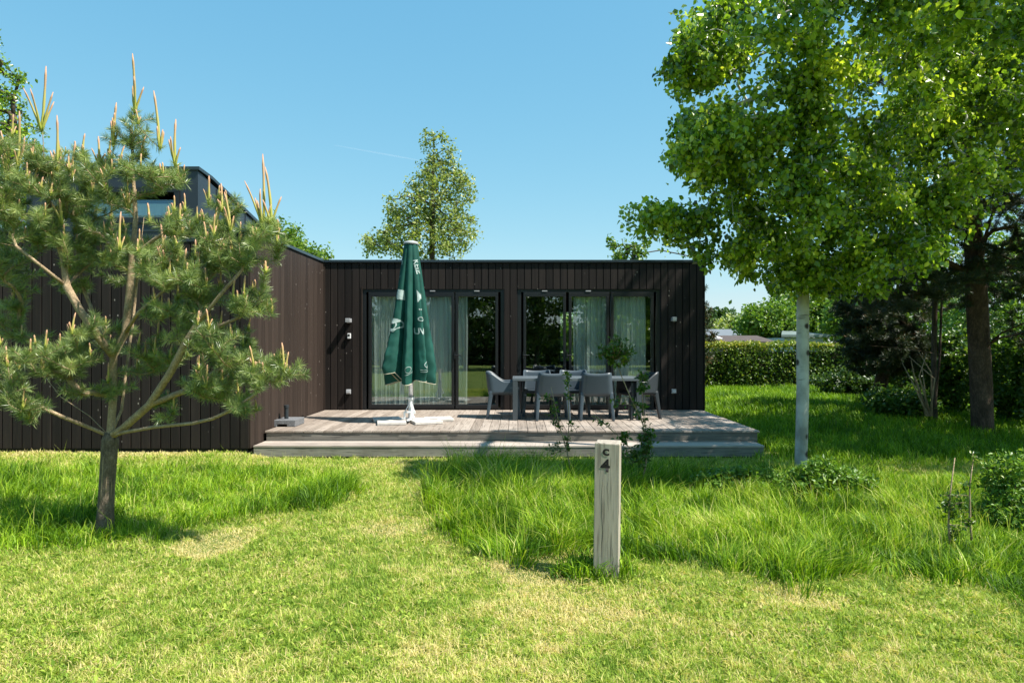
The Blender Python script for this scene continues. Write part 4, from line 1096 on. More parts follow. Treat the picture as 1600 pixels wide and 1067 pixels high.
# ---- conifers on the right
def big_pine(name, label, base, trunk_pts, base_r, ells, ntw, nlen=.08, width=.006, per=420, limbs=(), group=None, tone_mu=.45, r0=.006):
    t_ = thing(name, label, 'tree', base, group=group)
    sk = Skel(); sk.path(trunk_pts, -1, .25)
    for lp in limbs:
        i = sk.near(lp[0]); sk.path(lp[1:], i, .2)
    tw = sk.grow(in_ell(ells, ntw), .2, up=-.05, zpen=.4, sort_from=trunk_pts[len(trunk_pts)//2]); sk.radii(r0, base_r); sk.mesh('trunk', M['big_pine_bark'], t_)
    paths = []
    for ids in tw:
        pts = [sk.p[i] for i in ids]; acc = 0; sel = [pts[-1]]
        for q in pts[-2::-1]:
            acc += (sel[-1]-q).length; sel.append(q)
            if acc > .3: break
        paths.append(sel[::-1])
        for _ in range(3):
            b = pts[-1].lerp(pts[max(0, len(pts)-3)], random.uniform(0, 1)); e_ = b + Vector((random.gauss(0, .14), random.gauss(0, .14), random.uniform(-.02, .12)))
            paths.append([b, e_])
    V, T, tn = needle_brush(paths, nlen, per, width, tone_mu, .45, .25)
    np_mesh('crown', V, T, M['dark_needle'], t_, tn)
    return t_
D1 = 11.4; x1 = PX(1535, D1); g1 = float(gh(x1, D1))
big_pine('pine_tree', 'tall dark pine with thick rough trunk behind the birch near the right edge', (x1, D1, g1),
   [P(1536, 690, D1), P(1533, 600, D1), P(1527, 480, D1), P(1518, 330, D1), P(1508, 180, D1), P(1500, 0, D1), P(1495, -200, D1), P(1490, -420, D1)], .165,
   [(1400, 440, 110, 60, 11.2, 1.6, 3), (1590, 440, 120, 70, 11.2, 1.6, 2.4), (1560, 300, 150, 70, 11.4, 1.6, 3), (1430, 320, 110, 80, 11.4, 1.6, 2.2), (1500, 130, 190, 130, 11.5, 1.6, 4), (1500, -120, 160, 140, 11.5, 1.5, 3), (1640, 560, 60, 50, 11, 1, .5), (1560, 40, 130, 90, 11.2, 1.5, 2)], 800,
   limbs=[(P(1532, 545, D1), P(1480, 556, 10.8), P(1420, 545, 10.2), P(1360, 540, 9.9)), (P(1532, 545, D1), P(1565, 520, 11), P(1600, 505, 10.6), P(1660, 500, 10.4)), (P(1518, 420, D1), P(1545, 350, 11), P(1580, 260, 10.8)),
          (P(1518, 440, D1), P(1460, 400, 10.9), P(1400, 380, 10.5)), (P(1515, 330, D1), P(1440, 300, 11.2), P(1380, 260, 11))])
D2 = 14.5; x2 = PX(1375, D2); g2 = float(gh(x2, D2))
big_pine('pine_tree', 'low broad dark conifer with leaning trunk in front of the hedge', (x2, D2, g2),
   [P(1372, 625, D2), P(1378, 590, D2), P(1392, 540, D2), P(1400, 480, D2), P(1405, 420, D2), P(1405, 360, D2)], .13,
   [(1370, 540, 65, 55, 14.2, 1.0, 3), (1390, 470, 80, 60, 14.3, 1.2, 4), (1345, 490, 45, 50, 14, .8, 1.5), (1430, 560, 60, 40, 14, 1, 1.5), (1400, 400, 70, 50, 14.4, 1, 2)], 330, nlen=.10, width=.009, per=330, tone_mu=.4)
# tree added outside the right edge to shade the grass; lower boughs reach in
tree('leafy_tree', 'dense leafy tree added past the right edge to shade the grass', 'tree', (10.3, 8.6, .1), [(10.3, 8.6, 0), (10.2, 8.6, 1.5), (10.1, 8.6, 3.5), (10, 8.7, 6.2)], [], 0, 30, .13, M['dark_leaf'], M['bark'], .17,
     targets=np.array([(10.0 + a_*2.9, 8.9 + b_*2.2, 4.9 + c_*2.6) for a_, b_, c_ in (lambda q: q/np.linalg.norm(q, axis=1, keepdims=True)*rng.random((480, 1))**.4)(rng.normal(size=(480, 3)))]), spread=.22, seg=.4, twig_r=.007)
# conifer behind the cabin's right end
D3 = 20.0; x3 = PX(1085, D3)
big_pine('spruce_tree', 'pointed conifer peeking out behind the right end of the cabin', (x3, D3, 0),
   [(x3, D3, 0), (x3, D3, 1.6), P(1087, 430, D3)], .09, [(1088, 560, 30, 50, D3, .6, 3), (1089, 510, 24, 40, D3, .5, 2), (1088, 470, 15, 30, D3, .3, 1)], 120, nlen=.12, width=.014, per=170, tone_mu=.6, r0=.008)

# ------------------------------------------------------------------ background trees
def simple_tree(label, px, D, ells, ntw, nleaf, lsize, lmat, r, name='leafy_tree', group='trees beyond the cabin', topy=None, up=.4, spread=.22, bmat='bark', **kw):
    x = PX(px, D); g = float(gh(x, D)); ty = topy if topy is not None else min(e[1] for e in ells)
    return tree(name, label, 'tree', (x, D, g), [(x, D, g - .1), (x + .05, D, g + 1.0), P(px + 3, (ty + VY)/2, D), P(px + 6, ty, D)], ells, ntw, nleaf, lsize, M[lmat], M[bmat], r, group=group,
                spread=spread, seg=.5, twig_r=.008, up=up, droop=.3, **kw)
simple_tree('loose pale green tree with spiky top rising behind the middle of the cabin roof', 672, 27, [(650, 380, 88, 30, 27, 2, 4.6), (668, 330, 68, 40, 27, 1.7, 4.6), (684, 285, 46, 36, 27, 1.2, 2.4), (672, 250, 12, 42, 27, .3, .6), (690, 245, 10, 38, 27, .3, .5), (706, 250, 9, 34, 27, .3, .45), (666, 225, 5, 22, 27, .15, .2), (722, 300, 26, 30, 27, .9, .9), (718, 365, 40, 40, 27, 1.3, 2.0), (598, 382, 38, 20, 27, .8, 1.0), (612, 335, 22, 22, 27, .8, .5)],
            600, 17, .12, 'far_leaf', .11, topy=215, spread=.22)
simple_tree('bright green bushy tree behind the wing roof', 440, 22, [(440, 385, 45, 38, 22, 1.5, 3), (480, 400, 35, 18, 22, 1.2, 1.2), (400, 400, 50, 50, 22, 1.5, 2)], 220, 34, .12, 'fresh_leaf', .12)
simple_tree('loose birch behind the wing at the left edge of the photo', 15, 14, [(0, 180, 42, 60, 14, .8, 2.2), (20, 250, 55, 60, 14, 1, 3), (60, 300, 55, 40, 14, 1, 2), (5, 330, 55, 50, 14, 1, 3), (-60, 250, 60, 140, 14, 1.4, 4), (10, 120, 16, 24, 14, .4, .4), (-70, 60, 50, 60, 14, 1, 2), (95, 290, 40, 22, 14, .6, .8)],
            420, 26, .075, 'birch_leaf', .12, name='birch_tree', topy=150, spread=.13)
simple_tree('thin yellowish shoots of a small tree above the roof near its right end', 985, 19, [(965, 395, 22, 24, 19, .5, 1.2), (990, 395, 28, 18, 19, .5, 1.2), (1010, 385, 12, 18, 19, .3, .6), (953, 380, 5, 12, 19, .1, .3), (1083, 398, 12, 8, 19, .2, .4)], 60, 12, .10, 'fresh_leaf', .06, spread=.1, topy=385)
simple_tree('dark rounded tree on the far skyline between cabin and birch', 1125, 75, [(1127, 500, 24, 16, 75, 2, 2), (1110, 505, 20, 15, 75, 2, 1)], 90, 40, .45, 'dark_leaf', .3, spread=.6)
simple_tree('pale hazy scrub tree on the skyline, left of the bright trees', 1150, 60, [(1150, 512, 34, 13, 60, 2, 2), (1120, 518, 20, 12, 60, 2, 1)], 90, 36, .32, 'far_leaf', .2, spread=.5)
simple_tree('bright broad tree between the brown cottage roof and the birch trunk', 1190, 38, [(1185, 508, 36, 27, 38, 2, 3), (1178, 490, 14, 12, 38, 1, .6), (1215, 505, 30, 32, 38, 2, 2.5)], 240, 40, .20, 'fresh_leaf', .2, spread=.35)
simple_tree('tall bright tree directly behind the birch trunk beyond the hedge', 1235, 42, [(1232, 490, 36, 38, 42, 2, 3), (1265, 495, 34, 36, 42, 2, 3), (1295, 490, 34, 42, 42, 2, 3)], 330, 40, .22, 'fresh_leaf', .22, spread=.38)
simple_tree('wide green tree beyond the hedge behind the dark conifer', 1350, 34, [(1340, 500, 50, 50, 34, 2, 3), (1400, 500, 60, 70, 34, 2, 3), (1470, 490, 60, 80, 34, 2, 3)], 300, 38, .20, 'fresh_leaf', .2, spread=.4)
simple_tree('leafy tree behind the thick pine trunk at the right edge', 1570, 24, [(1560, 440, 70, 90, 24, 2, 3), (1620, 400, 60, 120, 24, 2, 3), (1500, 520, 60, 50, 24, 1.5, 2), (1600, 540, 60, 50, 24, 1.5, 2)], 330, 36, .15, 'fresh_leaf', .18, spread=.3)

# (mirrored trees)
simple_tree('bright bush standing behind the cabin, glimpsed through its back window', 885, 23.5, [(885, 520, 48, 34, 23.5, 1.2, 2), (860, 560, 30, 30, 23.5, 1, 1), (925, 550, 34, 34, 23.5, 1, 1)], 220, 34, .13, 'fresh_leaf', .08, name='leafy_bush')
# trees across the lawn behind the photographer (they show mirrored in the glass)
def back_tree(label, x, y, h, r, mat, n_=200):
    C = []
    for k in range(n_):
        a = rng.normal(size=3); a /= np.linalg.norm(a); a *= rng.random()**.4
        C.append((x + a[0]*r, y + a[1]*r, h*.56 + a[2]*h*.42))
    tree('leafy_tree', label, 'tree', (x, y, 0), [(x, y, -.1), (x, y, h*.35), (x + .1, y, h*.8)], [], 0, 34, .24, M[mat], M['bark'], .16, group='trees mirrored in the glass doors', targets=np.array(C), spread=.4, seg=.6, twig_r=.01)
for (x, y, h, r, mt, lb) in ((-8.5, -17, 3.6, 2.3, 'dark_leaf', 'low round tree mirrored in the lower left pane of the left door unit'), (-3.0, -14, 8.5, 3.0, 'dark_leaf', 'tall dark tree mirrored in the narrow pane of the left door unit'),
                         (1.2, -16, 8.5, 3.0, 'dark_leaf', 'tall dark tree mirrored in the left pane of the right door unit'), (6.0, -15, 6.6, 2.8, 'birch_leaf', 'green tree mirrored in the middle pane of the right door unit'),
                         (10.5, -17, 6.0, 2.8, 'dark_leaf', 'tree mirrored in the right hand pane of the right door unit'), (-13.5, -19, 4.5, 2.6, 'birch_leaf', 'bushy tree mirrored at the left edge of the left door unit')):
    back_tree(lb, x, y, h, r, mt)

# ------------------------------------------------------------------ hedge
def hedge(x0, x1, y, h, dep, label=None, den=1.0, ls=.075, gz=.13):
    t_ = thing('clipped_hedge', label or 'clipped beech hedge with flat top behind the lawn right of the cabin', 'hedge', ((x0+x1)/2, y, .18))
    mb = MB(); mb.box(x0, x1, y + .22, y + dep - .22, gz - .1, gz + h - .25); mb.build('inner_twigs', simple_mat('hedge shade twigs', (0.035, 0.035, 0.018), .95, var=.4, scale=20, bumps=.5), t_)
    A = (x1-x0)
    nf = int(A*h*1000*den); nt_ = int(A*dep*900*den)
    C1 = np.stack([rng.uniform(x0, x1, nf), y + np.abs(rng.normal(0, .13, nf)), gz + rng.uniform(0, h, nf)], 1)
    C1[:, 1] += .12*(fbm(C1[:, 0], C1[:, 2], 2.2) - .5)*2
    C2 = np.stack([rng.uniform(x0, x1, nt_), rng.uniform(y, y+dep, nt_), gz + h - np.abs(rng.normal(0, .06, nt_)) + .05*(fbm(rng.uniform(0, 1, nt_)*0 + 3, 0, 1))], 1)
    C2[:, 2] += .10*(fbm(C2[:, 0], C2[:, 1], 1.7) - .5)*2
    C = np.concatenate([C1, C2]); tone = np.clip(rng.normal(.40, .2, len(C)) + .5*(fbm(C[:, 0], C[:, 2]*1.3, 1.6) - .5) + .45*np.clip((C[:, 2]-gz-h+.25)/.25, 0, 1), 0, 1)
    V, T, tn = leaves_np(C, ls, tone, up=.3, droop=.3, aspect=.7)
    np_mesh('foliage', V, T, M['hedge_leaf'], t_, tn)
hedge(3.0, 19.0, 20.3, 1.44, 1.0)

def back_bank():
    t_ = thing('wild_hedge', 'uneven wild hedge across the lawn, mirrored in the glass doors', 'hedge', (0, -24, 0))
    n_ = 60000; X = rng.uniform(-26, 26, n_); H = 2.1 + 1.7*fbm(X, 0*X + 5, .22) + .8*(fbm(X, 0*X, .9) - .5)
    Z = rng.random(n_)*H; Y = -24 + rng.normal(0, .7, n_)*np.sqrt(np.clip(1.1 - Z/H, .05, 1))
    V, T, tn = leaves_np(np.stack([X, Y, Z], 1), .26, np.clip(rng.normal(.4, .2, n_), 0, 1), up=.4); np_mesh('foliage', V, T, M['dark_leaf'], t_, tn)
    mb = MB(); mb.box(-26, 26, -24.4, -23.9, -.1, 2.0); mb.build('inner_twigs', M['roof_brown'], t_)
# ------------------------------------------------------------------ far cottages
M['roof_brown'] = simple_mat('brown felt roof', (0.075, 0.055, 0.048), .9, var=.25, scale=6)
M['roof_grey'] = simple_mat('grey metal roof', (0.15, 0.165, 0.18), .6, var=.1, scale=3)
M['roof_green'] = simple_mat('grey green roof sheet', (0.14, 0.18, 0.17), .7, var=.1, scale=3)
M['wall_blue'] = simple_mat('pale blue boards', (0.30, 0.38, 0.44), .7, var=.06, scale=4)
M['wall_dark'] = simple_mat('dark brown boards', (0.05, 0.025, 0.02), .7, var=.2, scale=6)
back_bank()
def cottage(label, D, pl, pr, pe, ptop, wall, roof, dep=5, hip=0, trim=None, win=()):
    xl, xr = PX(pl, D), PX(pr, D); ze, zt_ = PZ(pe, D), PZ(ptop, D)
    t_ = thing('cottage', label, 'cottage', ((xl+xr)/2, D, 0), group='cottages beyond the hedge')
    mb = MB(); mb.box(xl + .25, xr - .25, D + .3, D + dep - .3, -.1, ze - .04); mb.build('wall', M[wall], t_)
    mb = MB(); y0_, y1_ = D, D + dep; ym = (y0_+y1_)/2; th = .12
    A = [(xl, y0_, ze), (xr, y0_, ze), (xr - hip, ym, zt_), (xl + hip, ym, zt_), (xl, y1_, ze), (xr, y1_, ze)]
    vs = A + [(a[0], a[1], a[2] + th) for a in A]
    mb.add(vs, [(0, 1, 2, 3), (3, 2, 5, 4), (6, 9, 8, 7), (9, 10, 11, 8), (0, 6, 7, 1), (4, 5, 11, 10), (1, 7, 8, 2), (2, 8, 11, 5), (0, 3, 9, 6), (3, 4, 10, 9)])
    mb.build('roof', M[roof], t_)
    if hip == 0:
        mb = MB()
        for xx in (xl + .3, xr - .42): mb.prism([(y0_ + .3, ze - .04), (y1_ - .3, ze - .04), (ym, zt_ - .12)], 'x', xx, xx + .12)
        mb.build('gable', M[wall], t_)
    for (a, b) in win:
        mb = MB(); mb.box(PX(a, D), PX(b, D), D + .27, D + .305, ze - .9, ze - .2); w_ = mb.build('window', M['frame_lit'], t_)
        mb = MB(); mb.box(PX(a, D) + .08, PX(b, D) - .08, D + .25, D + .268, ze - .83, ze - .27); mb.build('pane', M['glass'], w_)
    return t_
cottage('low brown roofed cottage just above the hedge, nearest the cabin', 30, 1128, 1214, 538, 527.5, 'wall_dark', 'roof_brown')
cottage('dark brown cottage with grey metal roof behind the low brown roof', 44, 1108, 1166, 529, 516, 'wall_dark', 'roof_grey', win=((1120, 1134),))
cottage('pale blue cottage with flat grey green hipped roof behind the birch trunk', 34, 1221, 1298, 526.5, 519, 'wall_blue', 'roof_green', hip=1.0, win=((1262, 1272), (1282, 1290)))
# small far parasol
fx, fD = PX(1117, 27), 27
fp = thing('far_parasol', 'small open white parasol beside the low brown roof beyond the hedge', 'parasol', (fx, fD, 0))
mb = MB(); rr = .33; a = [(fx + rr*math.cos(k*math.pi/4), fD + rr*math.sin(k*math.pi/4), PZ(529, fD)) for k in range(8)]
mb.add(a + [(fx, fD, PZ(523, fD))], [(k, (k+1) % 8, 8) for k in range(8)]); mb.build('canopy', M['white_metal'], fp)
mb = MB(); mb.tube([(fx, fD, 0), (fx, fD, PZ(524, fD))], .025, 8); mb.build('pole', M['bark'], fp)

# contrail, high above
cA, cB = P(522, 227, 9000), P(656, 251, 9000)
m, n, o = new_mat('thin contrail vapour')
d = N(n, 'ShaderNodeBsdfTranslucent'); d.inputs[0].default_value = (1, 1, 1, 1)
tr = N(n, 'ShaderNodeBsdfTransparent'); mx = N(n, 'ShaderNodeMixShader'); mx.inputs[0].default_value = .065
n.links.new(tr.outputs[0], mx.inputs[1]); n.links.new(d.outputs[0], mx.inputs[2]); n.links.new(mx.outputs[0], o.inputs[0])
mb = MB(); mb.tube([cA, cA.lerp(cB, .3), cA.lerp(cB, .7), cB], [3, 6, 9, 5], 8); tag(mb.build('contrail', m), 'faint thin white contrail in the blue sky left of the central tree', 'contrail')

# ------------------------------------------------------------------ small plants
def shrub(name, label, base, ells, ntw, nleaf, size, mat, group=None, r=.018, spread=.05, aspect=.5, tone_fn=None, seg=.12, up=.6):
    return tree(name, label, 'shrub', base, [base, (base[0], base[1], base[2] + .08)], ells, ntw, nleaf, size, M[mat], M['bark'], r, group=group, spread=spread, droop=.1, seg=seg, twig_r=.0022, leafn='foliage', aspect=aspect, tone_fn=tone_fn, up=up)
q = P(1292, 770, 7.0); shrub('leafy_shrub', 'low dense leafy shrub at the foot of the birch trunk', (q.x, 7.05, 0), [(1285, 748, 50, 30, 7.0, .3, 3), (1330, 758, 34, 26, 7.1, .25, 1.4), (1238, 765, 30, 18, 6.9, .2, .8)], 260, 28, .050, 'gloss_leaf')
q = P(1180, 770, 7.1); shrub('leafy_shrub', 'low dark leafy clump in long grass just left of the birch foot', (q.x, 7.2, 0), [(1140, 752, 60, 22, 7.1, .25, 3), (1195, 755, 34, 22, 7.1, .25, 1.2)], 220, 28, .048, 'gloss_leaf')
q = P(1590, 820, 5.9); shrub('leafy_shrub', 'glossy leaved shrub cut by the right edge of the photo', (q.x, 6.0, 0), [(1585, 745, 42, 38, 5.9, .3, 2.4), (1578, 800, 50, 32, 5.8, .3, 2.4), (1620, 770, 50, 60, 6.0, .4, 2)], 230, 26, .040, 'gloss_leaf')
for (px, D, rx, ry, lb) in ((1405, 12.9, 48, 24, 'low pale leafy bush left of the twin thin stems under the pines'), (1492, 13.4, 45, 66, 'leafy bush between the twin thin stems and the thick pine trunk'), (1592, 12.3, 46, 80, 'tall leafy bush right of the thick pine trunk'), (1440, 15.5, 70, 55, 'dark leafy bush behind the twin thin stems'), (1545, 16.0, 80, 70, 'dark leafy bush showing on both sides behind the thick pine trunk'), (1330, 17.5, 55, 22, 'small dark bush at the hedge foot left of the low conifer')):
    x = PX(px, D); g = float(gh(x, D)); yb = VY + (CH - g)*F/D
    shrub('leafy_shrub', lb, (x, D, g), [(px, yb - ry, rx, ry, D, .7, 1)], 230, 34, .075, 'dark_leaf' if D > 15 else 'sap_leaf', group='bushes under the pines', r=.03, spread=.09, seg=.2, aspect=.7)
# twin stems
D = 12.2; x = PX(1460, D); g = float(gh(x, D))
tree('twin_stem_tree', 'slim tree with two close thin stems between the dark conifer and the thick pine', 'tree', (x, D, g), [(x, D, g - .05), P(1459, 560, D), P(1462, 420, D), P(1465, 330, D)], [(1450, 400, 50, 60, 12, .7, 1), (1480, 330, 50, 50, 12, .7, 1)], 90, 20, .07, M['birch_leaf'], M['bark'], .055, extra_limbs=[(P(1459, 650, D), P(1468, 560, 12.3), P(1473, 430, 12.3), P(1480, 360, 12.2))])
mbp = MB()
for k in range(7):
    b = P(1447 + k*1.5, 650, 11.9); mbp.tube([b, b + Vector((random.uniform(-.25, .05), random.uniform(-.1, .2), .45 + .05*k)), b + Vector((random.uniform(-.45, .05), random.uniform(-.1, .2), .8 + .06*k))], [.02, .012, .006], 6)
tag(mbp.build('dead_stump_shoots', M['pine_limb'], None, smooth=True), 'bare pale broken shoots beside the twin stems', 'dead branches')

def sapling(label, D, stems, leafblobs, size=.05, nm='sapling'):
    b = stems[0][0]; base = P(b[0], b[1], D); base.z = float(gh(base.x, D))
    t_ = thing(nm, label, 'sapling', tuple(base), group='saplings in the long grass')
    mb = MB(); allp = []
    for st in stems:
        pts = [P(x, y, D + (0 if len(q_) < 3 else 0)) for q_ in st for x, y in [q_[:2]]]
        if st is stems[0]: pts[0] = Vector((base.x, D, base.z - .03))
        r0 = .010 if st is stems[0] else .006
        mb.tube(pts, [r0*(1 - .65*i/(len(pts)-1)) for i in range(len(pts))], 6)
        allp += [a.lerp(b_, u) for a, b_ in zip(pts[:-1], pts[1:]) for u in (0, .33, .66)] + [pts[-1]]
    C = []; 
    for (cx_, cy_, rx, ry, n_) in leafblobs:
        tg_ = in_ell([(cx_, cy_, rx, ry, D, max(rx, 8)*D/F*.8, 1)], max(2, n_//7))
        for q in np.repeat(tg_, 2, axis=0) + rng.normal(size=(len(tg_)*2, 3))*.02:
            d = [(Vector(q)-a).length + .5*max(0, a.z - q[2]) for a in allp]; a = allp[int(np.argmin(d))]
            mb.tube([a, a.lerp(Vector(q), .5) + Vector((0, 0, .01)), q], [.003, .0025, .0015], 4)
            for _ in range(7):
                u = random.uniform(.35, 1.05); C.append(np.array(a)*(1-u) + q*u + rng.normal(size=3)*.008)
    mb.build('stem', M['pine_limb'], t_, smooth=True)
    C = np.array(C); V, T, tn = leaves_np(C, size, np.clip(rng.normal(.45, .22, len(C)), 0, 1), up=.5, droop=-.2, aspect=.5)
    np_mesh('foliage', V, T, M['sap_leaf'], t_, tn)
sapling('spindly sapling left of the numbered post with sparse leaves', 7.6, [[(896, 750), (886, 705), (874, 665), (861, 605)], [(886, 705), (889, 660), (888, 600), (884, 575)]], [(856, 618, 8, 8, 14), (866, 645, 10, 24, 60), (888, 610, 6, 34, 60), (872, 668, 8, 8, 20), (895, 664, 10, 6, 20), (885, 690, 14, 8, 20), (862, 705, 18, 8, 30), (890, 700, 8, 10, 14)], .040)
sapling('taller bushy sapling right of the numbered post reaching in front of the curtains', 7.3, [[(997, 775), (1008, 732), (1012, 700), (1004, 660), (985, 620), (972, 590), (962, 562)], [(1012, 700), (1005, 640), (1002, 590)], [(1008, 732), (985, 700), (965, 680)]],
        [(962, 545, 30, 26, 190), (966, 525, 8, 14, 30), (940, 550, 12, 9, 50), (985, 555, 10, 16, 50), (1003, 600, 8, 26, 80), (1004, 640, 9, 20, 60), (1012, 690, 18, 26, 130), (975, 690, 16, 20, 60), (985, 715, 22, 16, 80), (950, 628, 8, 8, 20), (930, 652, 8, 6, 16), (960, 570, 12, 14, 40), (1005, 705, 20, 24, 90)], .047)
sapling('thin bare tipped sapling in the right foreground grass, left one of the pair', 5.2, [[(1486, 868), (1482, 820), (1484, 775), (1492, 715)]], [(1482, 790, 14, 20, 70), (1500, 785, 12, 12, 30), (1496, 830, 14, 16, 50)], .034)
sapling('thin reddish sapling in the right foreground grass, nearest the glossy shrub', 5.25, [[(1520, 880), (1516, 820), (1515, 760), (1521, 715)]], [(1521, 714, 5, 3, 10), (1515, 760, 5, 18, 20), (1512, 810, 10, 16, 30), (1510, 850, 12, 14, 30)], .032)

# ------------------------------------------------------------------ grass
def W(px, py): D = CH*F/(py - VY); return (PX(px, D), D)
def inpoly(x, y, poly):
    c_ = np.zeros(len(x), bool); n_ = len(poly)
    for i in range(n_):
        x0, y0 = poly[i]; x1_, y1_ = poly[(i+1) % n_]
        cond = ((y0 > y) != (y1_ > y)); 
        with np.errstate(divide='ignore', invalid='ignore'):
            xi = (x1_-x0)*(y-y0)/(y1_-y0+1e-12) + x0
        c_ ^= cond & (x < xi)
    return c_
polyA = [W(*q) for q in ((700, 740), (672, 790), (688, 835), (742, 868), (800, 880), (860, 866), (930, 868), (1000, 880), (1100, 882), (1180, 905), (1260, 918), (1340, 902), (1420, 900), (1500, 912), (1620, 935), (1720, 990), (1760, 770), (1560, 752), (1480, 770), (1330, 752), (1250, 742), (1000, 742))]
polyB = [W(*q) for q in ((-200, 733), (300, 733), (520, 742), (556, 765), (520, 795), (440, 805), (300, 822), (240, 845), (100, 860), (-200, 890))]
def blades(X, Y, L, Wd, tone, lean=.5, name='', mat=None, label=None, leandir=None):
    n_ = len(X); Z = gh(X, Y)
    a = rng.uniform(0, 2*np.pi, n_); 
    d = np.stack([np.cos(a), np.sin(a)], 1)*np.abs(rng.normal(lean, lean*.5, n_))[:, None]
    if leandir is not None: d = d + leandir
    s = np.stack([-np.sin(a + rng.normal(0, .8, n_)), np.cos(a), np.zeros(n_)], 1); s /= np.linalg.norm(s, axis=1, keepdims=True)
    B = np.stack([X, Y, Z - .005], 1); Lc = L[:, None]
    up_ = 1/np.sqrt(1 + (d**2).sum(1))[:, None]
    dm = np.concatenate([d*.55, np.ones((n_, 1))], 1); dm /= np.linalg.norm(dm, axis=1, keepdims=True)
    dt = np.concatenate([d*1.6, np.ones((n_, 1))*.55], 1); dt /= np.linalg.norm(dt, axis=1, keepdims=True)
    mid = B + dm*Lc*.55; tip = mid + dt*Lc*.45; w_ = Wd[:, None]/2
    V = np.stack([B - s*w_, B + s*w_, mid + s*w_*.85, mid - s*w_*.85, tip], 1).reshape(-1, 3)
    k = np.arange(n_)[:, None]*5
    T = np.concatenate([k + np.array([0, 1, 2]), k + np.array([0, 2, 3]), k + np.array([3, 2, 4])])
    o = np_mesh(name, V, T, mat, None, np.repeat(np.clip(tone, 0, 1), 5)); tag(o, label, 'grass', kind='stuff'); return o
def clump(X, Y, share, spread, n_c):
    # gather a share of the blades into tussocks; returns positions, outward lean, length factor, tone offset
    n_ = len(X); c_ = rng.choice(n_, min(n_c, n_), replace=False); pick = rng.integers(0, len(c_), n_); on = rng.random(n_) < share
    off = rng.normal(size=(n_, 2))*spread
    Xn = np.where(on, X[c_][pick] + off[:, 0], X); Yn = np.where(on, Y[c_][pick] + off[:, 1], Y)
    lc = rng.normal(0, .28, (len(c_), 2)); lf = rng.uniform(.6, 1.35, len(c_)); tc = rng.normal(0, .13, len(c_))
    lean = np.where(on[:, None], off/spread*.28 + lc[pick], 0); return Xn, Yn, lean, np.where(on, lf[pick], .85), np.where(on, tc[pick], -.06)
def scatter(n_, D0, D1, power=1.0, wide=.90):
    """points in the view wedge with density ~ D^-power per area"""
    u = rng.random(n_); e = 2 - power
    D = (D0**e + u*(D1**e - D0**e))**(1/e) if abs(e) > 1e-6 else D0*(D1/D0)**u
    X = rng.uniform(-1, 1, n_)*wide*D; return X, D
def patch(x, y, px, py, rx, ry):
    cx_, cy_ = W(px, py); ex = rx*cy_/F; ey = abs(W(px, py - ry)[1] - W(px, py + ry)[1])/2
    d = np.hypot((x-cx_)/ex, (y-cy_)/ey) + (fbm(x, y, 4) - .5)*.9; return np.clip(1.35 - d, 0, 1)
def dryness(x, y):
    d = patch(x, y, 340, 848, 58, 19)*1.3 + patch(x, y, 860, 888, 85, 22)*1.4 + patch(x, y, 1240, 940, 70, 22)*.6 + patch(x, y, 620, 825, 60, 14)*.6 + patch(x, y, 900, 960, 140, 40)*.45 + patch(x, y, 760, 1040, 160, 40)*.35
    d = d + patch(x, y, 200, 712, 260, 9)*1.0 + patch(x, y, 640, 725, 90, 12)*.3
    return np.clip(d, 0, 1)
def on_build(x, y): return ((y > 9.33) & (x < SX1 + .02)) | ((y > 9.33) & (x < 3.6)) | ((y > 12.8) & (x < XE + .1))
# mown lawn
X, Y = scatter(680000, 2.7, 10.6, 1.6)
A_ = inpoly(X, Y, polyA); B_ = inpoly(X, Y, polyB)
keep = ~A_ & ~on_build(X, Y) & ~(B_ & (rng.random(len(X)) < .6)) & ~((X > 3.4) & (Y > 9.2)) & ~((np.abs(X - pX) < .09) & (np.abs(Y - pY) < .09)); X, Y = X[keep], Y[keep]
dry = dryness(X, Y); f1 = fbm(X, Y, 1.1); f2 = fbm(X, Y, 5.0)
tone = .51 + (f1 - .5)*.35 + (f2 - .5)*.45 + dry*1.0 + 1.0*(fbm(X + 20, Y, 13) - .5) + rng.normal(0, .26, len(X))
f4 = fbm(X + 60, Y, 11); L = (.020 + .05*f4**1.5 + .035*rng.random(len(X))**2)*(1 - .5*dry) * (1 + .3*(Y > 6)); Wd = (.0030 + .0022*rng.random(len(X)))*(1 + np.clip(Y - 5, 0, 5)*.12)
blades(X, Y, L, Wd, tone, 1.3, 'mown_lawn', M['grass'], 'short mown lawn grass, dry and yellow in patches')
# long meadow on the right
X, Y = scatter(255000, 3.6, 8.5, 1.3, 1.0)
edge = inpoly(X, Y, polyA); X, Y = X[edge], Y[edge]
ej = .10*(fbm(X, Y, 3.0) - .5)*4; X = X + rng.normal(0, .06, len(X)) + ej*.6; Y = Y + rng.normal(0, .08, len(X)) - ej
X, Y, cl_, cf_, ct_ = clump(X, Y, .75, .055, 1500)
f1 = fbm(X, Y, 1.3); f2 = fbm(X, Y, 4.5)
cx_, cy_ = W(760, 800); tall = np.exp(-((X - PX(800, 7))/1.6)**2)*np.clip((Y - 5.2)/2.0, 0, 1)
f3 = fbm(X + 50, Y, 2.4); L = .02 + .13*f1 + .26*f3**1.6 + .16*f2*rng.random(len(X))**2 + .15*tall + .04*rng.random(len(X)); L *= np.where((X > 1.2) & (Y < 6.2), .72, 1)*cf_
ld = np.stack([(fbm(X + 9, Y, 2.2) - .5)*2.6 + .15, (fbm(X, Y + 30, 2.2) - .5)*2.2], 1) + cl_
